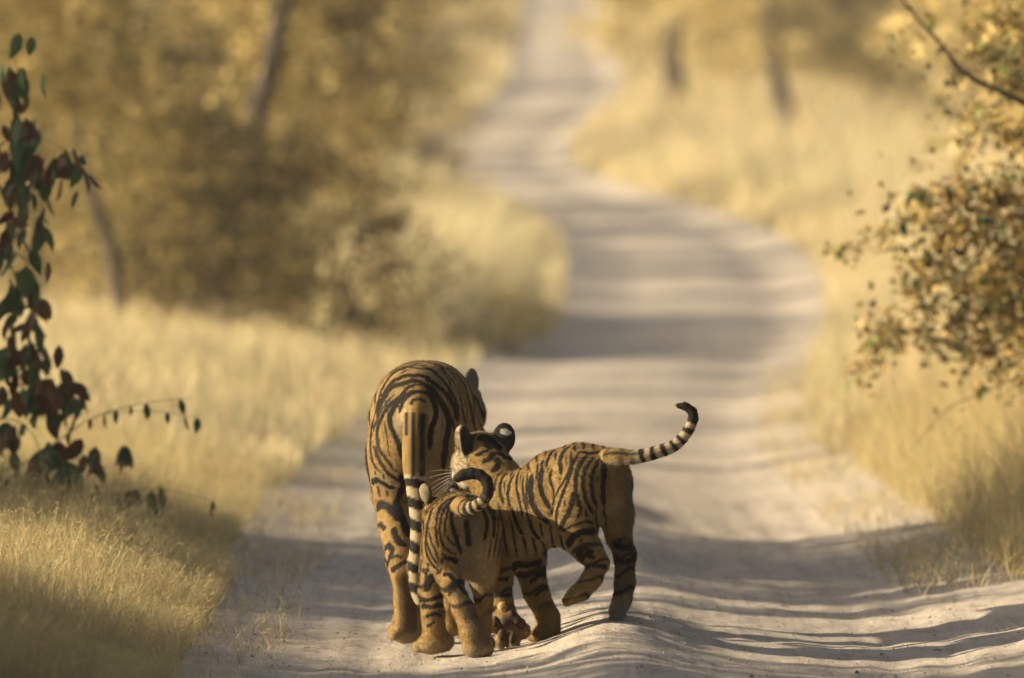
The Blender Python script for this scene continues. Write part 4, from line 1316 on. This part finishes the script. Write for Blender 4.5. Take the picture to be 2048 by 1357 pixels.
    def thin(V, Nn):
        u = V - P(836, 800, 0)
        r = np.sqrt((u[:, 0] * 1.25) ** 2 + np.maximum(u[:, 2], 0) ** 2 + (u[:, 1] * .5) ** 2) + .15 * np.maximum(-u[:, 2], 0)
        return r / .034, sstep(.5, .4, V[:, 1]) * sstep(.40, .5, V[:, 2]) * sstep(.06, .10, np.abs(u[:, 0]) + .9 * np.maximum(u[:, 2], 0))
    B.thin = thin
    B.more_dark = more_dark
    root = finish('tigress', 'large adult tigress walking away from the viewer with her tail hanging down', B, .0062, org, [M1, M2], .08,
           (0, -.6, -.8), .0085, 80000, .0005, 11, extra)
    for sg in (-1, 1):
        blob('eye', L(.045 * sg, .092, .02), .016, org, M_EYE, root)
    return root

# --- the cub that trots across, tail raised
def build_cub_b():
    B = Body(); B.ear_frames = []; B.bar, B.bar_z = .055, (.10, .17)
    org = P(1110, 1283, -.45); org[2] = 0
    K = .03
    B.chain([(1198, 958, -.56, 64), (1160, 955, -.55, 64), (1110, 966, -.50, 60), (1062, 1002, -.42, 62), (1026, 1012, -.36, 60)], K)
    B.chain([(1160, 1005, -.56, 58), (1110, 1022, -.48, 67), (1055, 1038, -.42, 66)], K)
    B.chain([(1025, 1008, -.36, 58), (998, 975, -.31, 48), (970, 938, -.28, 40)], K)
    # left hind, lifted forwards
    B.chain([(1165, 985, -.62, 56), (1150, 1040, -.68, 46), (1152, 1068, -.70, 38)], K)
    B.chain([(1155, 1070, -.70, 37), (1176, 1100, -.71, 30), (1197, 1126, -.71, 23)], .018, 'leg')
    B.chain([(1197, 1126, -.71, 23), (1184, 1158, -.72, 22), (1166, 1180, -.73, 21)], .014, 'leg')
    paw(B, P(1155, 1188, -.74), (-.9, .2, -.45), 19 * PXM)
    # right hind
    B.chain([(1222, 975, -.52, 42), (1232, 1030, -.48, 33), (1238, 1075, -.47, 26)], K)
    B.chain([(1238, 1075, -.47, 26), (1250, 1110, -.50, 24), (1250, 1165, -.50, 22), (1245, 1195, -.52, 22)], .016, 'leg')
    paw(B, P(1240, 1212, -.53), (-.55, .1, -.8), 20 * PXM)
    # left fore, sole turned up behind
    B.chain([(1012, 1035, -.42, 52), (1004, 1100, -.41, 37)], K)
    B.chain([(1004, 1100, -.41, 36), (1001, 1155, -.41, 27), (1002, 1200, -.43, 24), (1012, 1232, -.45, 25)], .016, 'leg')
    B.ell(P(1021, 1258, -.47), (.050, .026, .050), None, .014, 'paw')
    for x, y, a, b in ((1010, 1240, 10, 12), (1022, 1234, 11, 13), (1034, 1241, 9, 11)):       # heel pad, three lobes
        B.ell(P(x, y, -.502), (a * PXM, .012, b * PXM), None, .006, 'pad')
    for x, y in ((990, 1243), (1003, 1270), (1024, 1277), (1044, 1248)):                        # toe pads
        B.ell(P(x, y, -.497), (8.5 * PXM, .012, 11 * PXM), None, .004, 'pad')
    for x, y in ((987, 1252), (1001, 1283), (1026, 1289), (1048, 1262)):
        B.ell(P(x, y, -.475), (13 * PXM, .020, 15 * PXM), None, .006, 'paw')
    B.ell(P(1004, 1214, -.475), (8 * PXM, .012, 9 * PXM), None, .004, 'pad2')                   # carpal pad
    # right fore, planted
    B.chain([(1052, 1060, -.36, 50), (1056, 1120, -.355, 36)], K)
    B.chain([(1056, 1120, -.355, 36), (1072, 1185, -.36, 27), (1096, 1236, -.37, 25), (1100, 1256, -.385, 24)], .016, 'leg')
    paw(B, P(1090, 1266, -.395), (-.95, .12, -.12), 20 * PXM)
    # tail
    Lt = B.chain([(1212, 925, -.60, 26), (1232, 914, -.64, 17), (1268, 915, -.66, 13.5), (1310, 906, -.67, 12.5), (1348, 892, -.67, 11.5), (1372, 868, -.67, 10.5),
             (1386, 840, -.67, 10), (1384, 822, -.67, 9), (1371, 813, -.67, 8.5), (1357, 812, -.67, 7)], .010, 'tail')
    hc = P(962, 912, -.25)
    L = head(B, hc, (-.42, .86, -.22), (0, .2, 1), .80)
    B.cone(P(990, 955, -.31), hc, 46 * PXM, 42 * PXM, .03)
    ear(B, P(1008, 876, -.25), (.10, -.98, .12), (.06, 0, 1), 24 * PXM, 31 * PXM, .011)
    B.cone(P(1000, 905, -.26), P(1006, 885, -.255), .022, .022, .012, 'ear')
    ear(B, P(930, 882, -.30), (.93, -.34, .1), (-.12, 0, 1), 27 * PXM, 32 * PXM, .013, None)
    B.ell(P(919, 876, -.31), (9 * PXM, .022, 24 * PXM), None, .006, 'tuft')
    S1 = (1060, 790, 2.95, [
        (14, [(140, 320), (110, 370), (95, 420)]), (18, [(230, 300), (190, 340), (175, 400), (185, 460)]), (10, [(45, 400), (40, 470)]),
        (26, [(75, 420), (60, 500), (70, 580), (110, 650), (130, 690)]), (16, [(130, 430), (115, 480), (140, 560), (140, 640)]),
        (28, [(10, 470), (0, 560), (20, 650), (70, 720), (130, 760)]), (14, [(240, 330), (240, 400), (210, 480), (170, 540), (140, 620), (130, 700)]),
        (16, [(290, 330), (250, 400), (220, 500), (180, 600), (155, 680), (155, 760)]),
        (20, [(330, 350), (280, 420), (265, 520), (275, 600), (290, 660), (270, 720)]),
        (24, [(250, 560), (240, 640), (200, 720), (170, 780)]), (18, [(370, 360), (320, 440), (310, 520), (320, 600), (350, 660), (370, 690)]),
        (20, [(410, 360), (370, 430), (355, 500), (365, 580), (390, 650)]), (26, [(440, 350), (430, 450), (425, 550), (430, 640)]),
        (14, [(420, 330), (350, 340), (300, 330)]), (14, [(180, 790), (230, 760), (320, 730), (370, 740)]),
        (34, [(220, 880), (240, 830), (300, 790), (380, 790)]), (26, [(275, 930), (310, 890), (370, 910)]),
        (24, [(290, 965), (320, 925), (375, 940)]), (18, [(320, 1010), (360, 985), (450, 1000)]),
        (30, [(500, 880), (560, 900), (620, 890)]), (26, [(500, 960), (560, 985), (625, 960)]),
    ])
    S2 = (880, 830, 4.846, [
        (20, [(810, 590), (800, 700), (820, 820), (840, 920), (860, 1000)]), (16, [(850, 560), (835, 700), (840, 800), (860, 900)]),
        (20, [(760, 560), (740, 660), (750, 760), (780, 880), (800, 990)]), (24, [(720, 580), (670, 680), (660, 780), (680, 920)]),
        (22, [(650, 570), (590, 650), (580, 750), (620, 860)]), (14, [(590, 560), (540, 640), (530, 740)]),
        (18, [(940, 520), (935, 620)]), (20, [(990, 440), (980, 500)]),
        (40, [(410, 470), (480, 440), (520, 380)]), (30, [(350, 410), (430, 370), (470, 360)]), (40, [(500, 560), (560, 500), (540, 430)]),
        (34, [(560, 380), (640, 430), (720, 440)]), (60, [(390, 235), (480, 250), (560, 330)]), (40, [(430, 300), (490, 340)]),
        (30, [(700, 900), (740, 1050), (800, 1150)]), (30, [(860, 1000), (900, 1120), (960, 1200)]),
    ])
    S3 = (940, 1050, 4.847, [
        (50, [(420, 390), (550, 400), (690, 370)]), (40, [(590, 570), (660, 500), (745, 480)]), (32, [(640, 690), (690, 640), (755, 610)]),
        (30, [(190, 640), (300, 690), (400, 680)]), (24, [(195, 860), (215, 830), (260, 810)]), (30, [(200, 500), (290, 540), (380, 520)]),
    ])
    def extra(B, V, Nn, t, s, col, mix):
        u = V - P(1245, 985, -.6)
        # grey-white patch under the tail and down the back of the thighs, toned dark for the shade on it
        mix(sstep(-.025, .02, u[:, 0]) * sstep(.09, .02, u[:, 2]) * (V[:, 2] > .24) * .85 * (t != 'tail') * sstep(.3, -.1, Nn[:, 1]), np.array([.11, .095, .075]))
        mix((t == 'cheek') * sstep(-.1, -.6, Nn[:, 0]) * .8, WHITE)
        mix((t == 'muzzle') * .8, WHITE)
        mix((t == 'tuft') * .9, WHITE)
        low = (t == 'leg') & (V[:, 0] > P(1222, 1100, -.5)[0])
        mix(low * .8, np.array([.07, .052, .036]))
        tl = (t == 'tail') & (s > .10)
        mix(tl * .6, WHITE)
        mix((t == 'pad2') * .9, np.array([.35, .24, .12]))
        mix((t == 'tail') * sstep(-.2, -.7, Nn[:, 2]) * .6, WHITE)
    def more_dark(V, Nn, t, s):
        d = np.zeros(len(V))
        tl = t == 'tail'
        ph = s + .010 * (vnoise(V, 30, 5) - .5)
        rings = sstep(-.1, .25, np.sin(2 * np.pi * ph / .034 + .5) + .7 * (vnoise(V, 26, 8) - .5))
        d = np.where(tl & (s > .13), rings, d)
        d = np.where(tl & (s > Lt - .085), 1, d)
        up = np.exp(-((Nn[:, 2] - .45) / .3) ** 2)
        d = np.where(tl & (s <= .13) & (s > .03), np.maximum(up, .6 * rings), d)
        # far side
        ph2 = V[:, 0] + .03 * (fbm(V, 12, 4, 2) - .5)
        far = (Nn[:, 1] > .25) & ~tl & (V[:, 2] > .3)
        d = np.where(far, .9 * sstep(.2, .5, np.sin(2 * np.pi * ph2 / .042)), d)
        return np.clip(d, 0, 1)
    def thin(V, Nn):
        return (V[:, 0] + .18 * V[:, 2]) / .030, sstep(.27, .31, V[:, 2]) * sstep(P(1222, 900, -.5)[0], P(1205, 900, -.5)[0], V[:, 0]) * sstep(P(985, 900, -.4)[0], P(1005, 900, -.4)[0], V[:, 0])
    B.thin = thin
    B.more_dark = more_dark
    root = finish('tiger_cub', 'striped tiger cub trotting beside the tigress with its tail raised and curled', B, .0045, org, [S1, S2, S3], -.5,
           (.75, -.1, -.65), .0105, 75000, .00045, 23, extra, group='tiger cubs')
    for sg in (-1, 1):
        blob('eye', L(.045 * sg, .092, .02), .012, org, M_EYE, root)
    rts, drs = [], []
    for i in range(7):
        rts.append(L(-.05, .13, -.04 - .006 * i))
        drs.append((-.8 - .05 * i, -.15 + .1 * math.sin(i * 2.1), .15 - .16 * i))
    whiskers(root, org, rts, drs, .085)
    return root

# --- the small cub in front
def build_cub_a():
    B = Body(); B.ear_frames = []; B.bar, B.bar_z = .052, (.09, .15)
    org = P(925, 1310, -.9); org[2] = 0
    K = .028
    B.chain([(922, 1052, -.74, 66), (914, 1052, -.58, 62), (906, 1066, -.42, 55)], K)
    B.chain([(922, 1085, -.70, 64), (909, 1095, -.56, 59), (900, 1100, -.44, 52)], K)
    B.chain([(900, 1058, -.40, 46), (888, 1036, -.30, 37)], K)
    # left hind, crossing under
    B.chain([(890, 1055, -.78, 46), (888, 1105, -.77, 38), (893, 1138, -.77, 30)], K)
    B.chain([(893, 1138, -.77, 30), (904, 1172, -.82, 24), (927, 1220, -.87, 23.5), (946, 1270, -.90, 27), (953, 1290, -.905, 28)], .016, 'leg')
    B.ell(P(957, 1299, -.895), (30 * PXM, .042, 15 * PXM), None, .012, 'paw')
    for x in (938, 950, 964, 976):
        B.ell(P(x, 1303, -.865), (8 * PXM, .02, 10 * PXM), None, .006, 'paw')
    # right hind
    B.chain([(955, 1062, -.74, 48), (962, 1120, -.66, 38), (966, 1160, -.60, 28)], K)
    B.chain([(966, 1160, -.60, 27), (967, 1210, -.60, 20), (968, 1258, -.58, 20)], .016, 'leg')
    paw(B, P(968, 1284, -.55), (.1, 1, -.1), 18 * PXM)
    # left fore
    B.chain([(878, 1090, -.52, 34), (868, 1140, -.58, 29)], K)
    B.chain([(868, 1140, -.58, 28), (861, 1185, -.64, 26), (866, 1230, -.70, 25), (868, 1262, -.71, 26)], .016, 'leg')
    paw(B, P(862, 1288, -.72), (-.75, .65, -.05), 23 * PXM)
    B.ell(P(884, 1284, -.70), (24 * PXM, .035, 20 * PXM), None, .014, 'paw')
    # right fore, hanging
    B.chain([(915, 1110, -.42, 36), (905, 1165, -.36, 24), (901, 1215, -.32, 18), (902, 1240, -.30, 17)], .016, 'leg')
    paw(B, P(903, 1256, -.28), (0, 1, -.3), 17 * PXM)
    # tail curled up over the rump
    Lt = B.chain([(922, 1012, -.82, 20), (938, 1018, -.86, 14), (956, 1011, -.88, 12), (970, 998, -.885, 11.5), (977, 980, -.885, 11.5), (973, 961, -.88, 11.5), (960, 950, -.875, 11.5),
             (944, 947, -.87, 12), (928, 950, -.865, 12), (915, 957, -.86, 10)], .007, 'tail')
    hc = P(884, 1020, -.24)
    L = head(B, hc, (-.35, .9, -.2), (0, .1, 1), .58)
    ear(B, P(851, 986, -.30), (.55, .8, .1), (-.25, 0, 1), 15 * PXM, 20 * PXM, .008)
    B.cone(P(858, 1000, -.28), hc, .016, .03, .012, 'ear')
    ear(B, P(905, 990, -.22), (.25, -.95, .1), (.1, 0, 1), 16 * PXM, 22 * PXM, .010)
    A2 = (720, 960, 3.668, [
        (15, [(830, 130), (750, 100), (680, 100), (600, 130), (550, 180), (520, 240), (495, 330), (485, 430), (510, 520), (550, 590), (580, 640)]),
        (16, [(700, 120), (640, 150), (590, 200), (570, 260), (560, 340), (560, 420), (580, 490)]),
        (16, [(820, 120), (700, 130), (650, 170), (610, 230), (590, 310), (590, 400), (610, 470), (660, 520), (710, 550)]),
        (15, [(700, 140), (660, 200), (630, 280), (620, 360), (650, 430), (690, 470), (730, 490)]),
        (26, [(690, 190), (670, 270), (680, 340), (700, 400), (720, 470), (740, 540)]), (13, [(505, 380), (525, 450), (560, 540), (575, 600)]),
        (16, [(475, 440), (490, 540), (530, 620), (580, 660)]), (12, [(450, 600), (440, 680), (435, 760)]), (12, [(505, 610), (485, 680), (475, 740)]),
        (20, [(590, 610), (620, 570), (680, 590), (720, 610)]), (24, [(610, 690), (650, 690), (700, 740)]),
        (20, [(650, 850), (670, 790), (720, 770), (790, 840)]), (14, [(600, 520), (640, 560), (720, 580)]),
        (24, [(900, 220), (930, 280), (930, 360), (910, 440)]), (18, [(930, 200), (970, 260), (985, 330), (980, 420)]), (12, [(960, 210), (1000, 300)]),
        (20, [(420, 850), (450, 890), (520, 890), (600, 850)]), (24, [(450, 930), (520, 940), (600, 920)]), (22, [(480, 1010), (540, 990), (600, 1000)]),
        (20, [(490, 1080), (550, 1050)]), (40, [(490, 820), (500, 760), (540, 700)]),
        (34, [(780, 290), (790, 400), (800, 480)]), (20, [(710, 140), (760, 165), (800, 140)]),
    ])
    def extra(B, V, Nn, t, s, col, mix):
        u = V - P(938, 1090, -.8)
        mix(np.exp(-(u[:, 0] / .04) ** 2) * sstep(.11, .07, u[:, 2]) * sstep(-.16, -.08, u[:, 2]) * .8 * sstep(.1, -.4, Nn[:, 1]) * (t != 'tail'), np.array([.13, .11, .08]))  # pale rump patch, its colour darkened for the shadow it lies in
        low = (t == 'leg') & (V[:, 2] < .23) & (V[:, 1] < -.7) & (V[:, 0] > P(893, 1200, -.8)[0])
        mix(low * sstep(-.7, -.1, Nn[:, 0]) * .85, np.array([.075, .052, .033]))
        mix((t == 'tail') * (s > .05) * .45, WHITE)
    def more_dark(V, Nn, t, s):
        d = np.zeros(len(V))
        tl = t == 'tail'
        ph = s + .008 * (vnoise(V, 30, 5) - .5)
        rings = sstep(-.1, .3, np.sin(2 * np.pi * ph / .021) + .4 * (vnoise(V, 30, 8) - .5))
        d = np.where(tl & (s > .02), rings, d)
        d = np.where(tl & (s > .115), np.maximum(rings * .5, sstep(-.25, .1, (V - P(945, 978, -.87)) @ np.array([.35, 0, .93]) * 10 + .1)), d)
        ph2 = V[:, 1] + .03 * (fbm(V, 12, 4, 2) - .5)
        far = (V[:, 1] > -.66) & ~tl & (V[:, 2] > .3) & (Nn[:, 1] > -.3)
        d = np.where(far, .9 * sstep(.2, .5, np.sin(2 * np.pi * ph2 / .042)), d)
        return np.clip(d, 0, 1)
    def thin(V, Nn):
        u = V - P(932, 1005, -.8)
        r = np.sqrt((u[:, 0] * 1.3) ** 2 + np.maximum(u[:, 2], 0) ** 2 + (u[:, 1] * .5) ** 2) + .12 * np.maximum(-u[:, 2], 0)
        return r / .022, sstep(.26, .32, V[:, 2]) * sstep(.035, .06, np.abs(u[:, 0] - .01))
    B.thin = thin
    B.more_dark = more_dark
    root = finish('tiger_cub', 'smallest striped tiger cub seen from behind with its tail curled over its rump', B, .0042, org, [A2], -.8,
           (0, -.6, -.8), .0095, 65000, .00045, 31, extra, group='tiger cubs')
    for sg in (-1, 1):
        blob('eye', L(.045 * sg, .092, .02), .010, org, M_EYE, root)
    return root

build_mother()
build_cub_b()
build_cub_a()
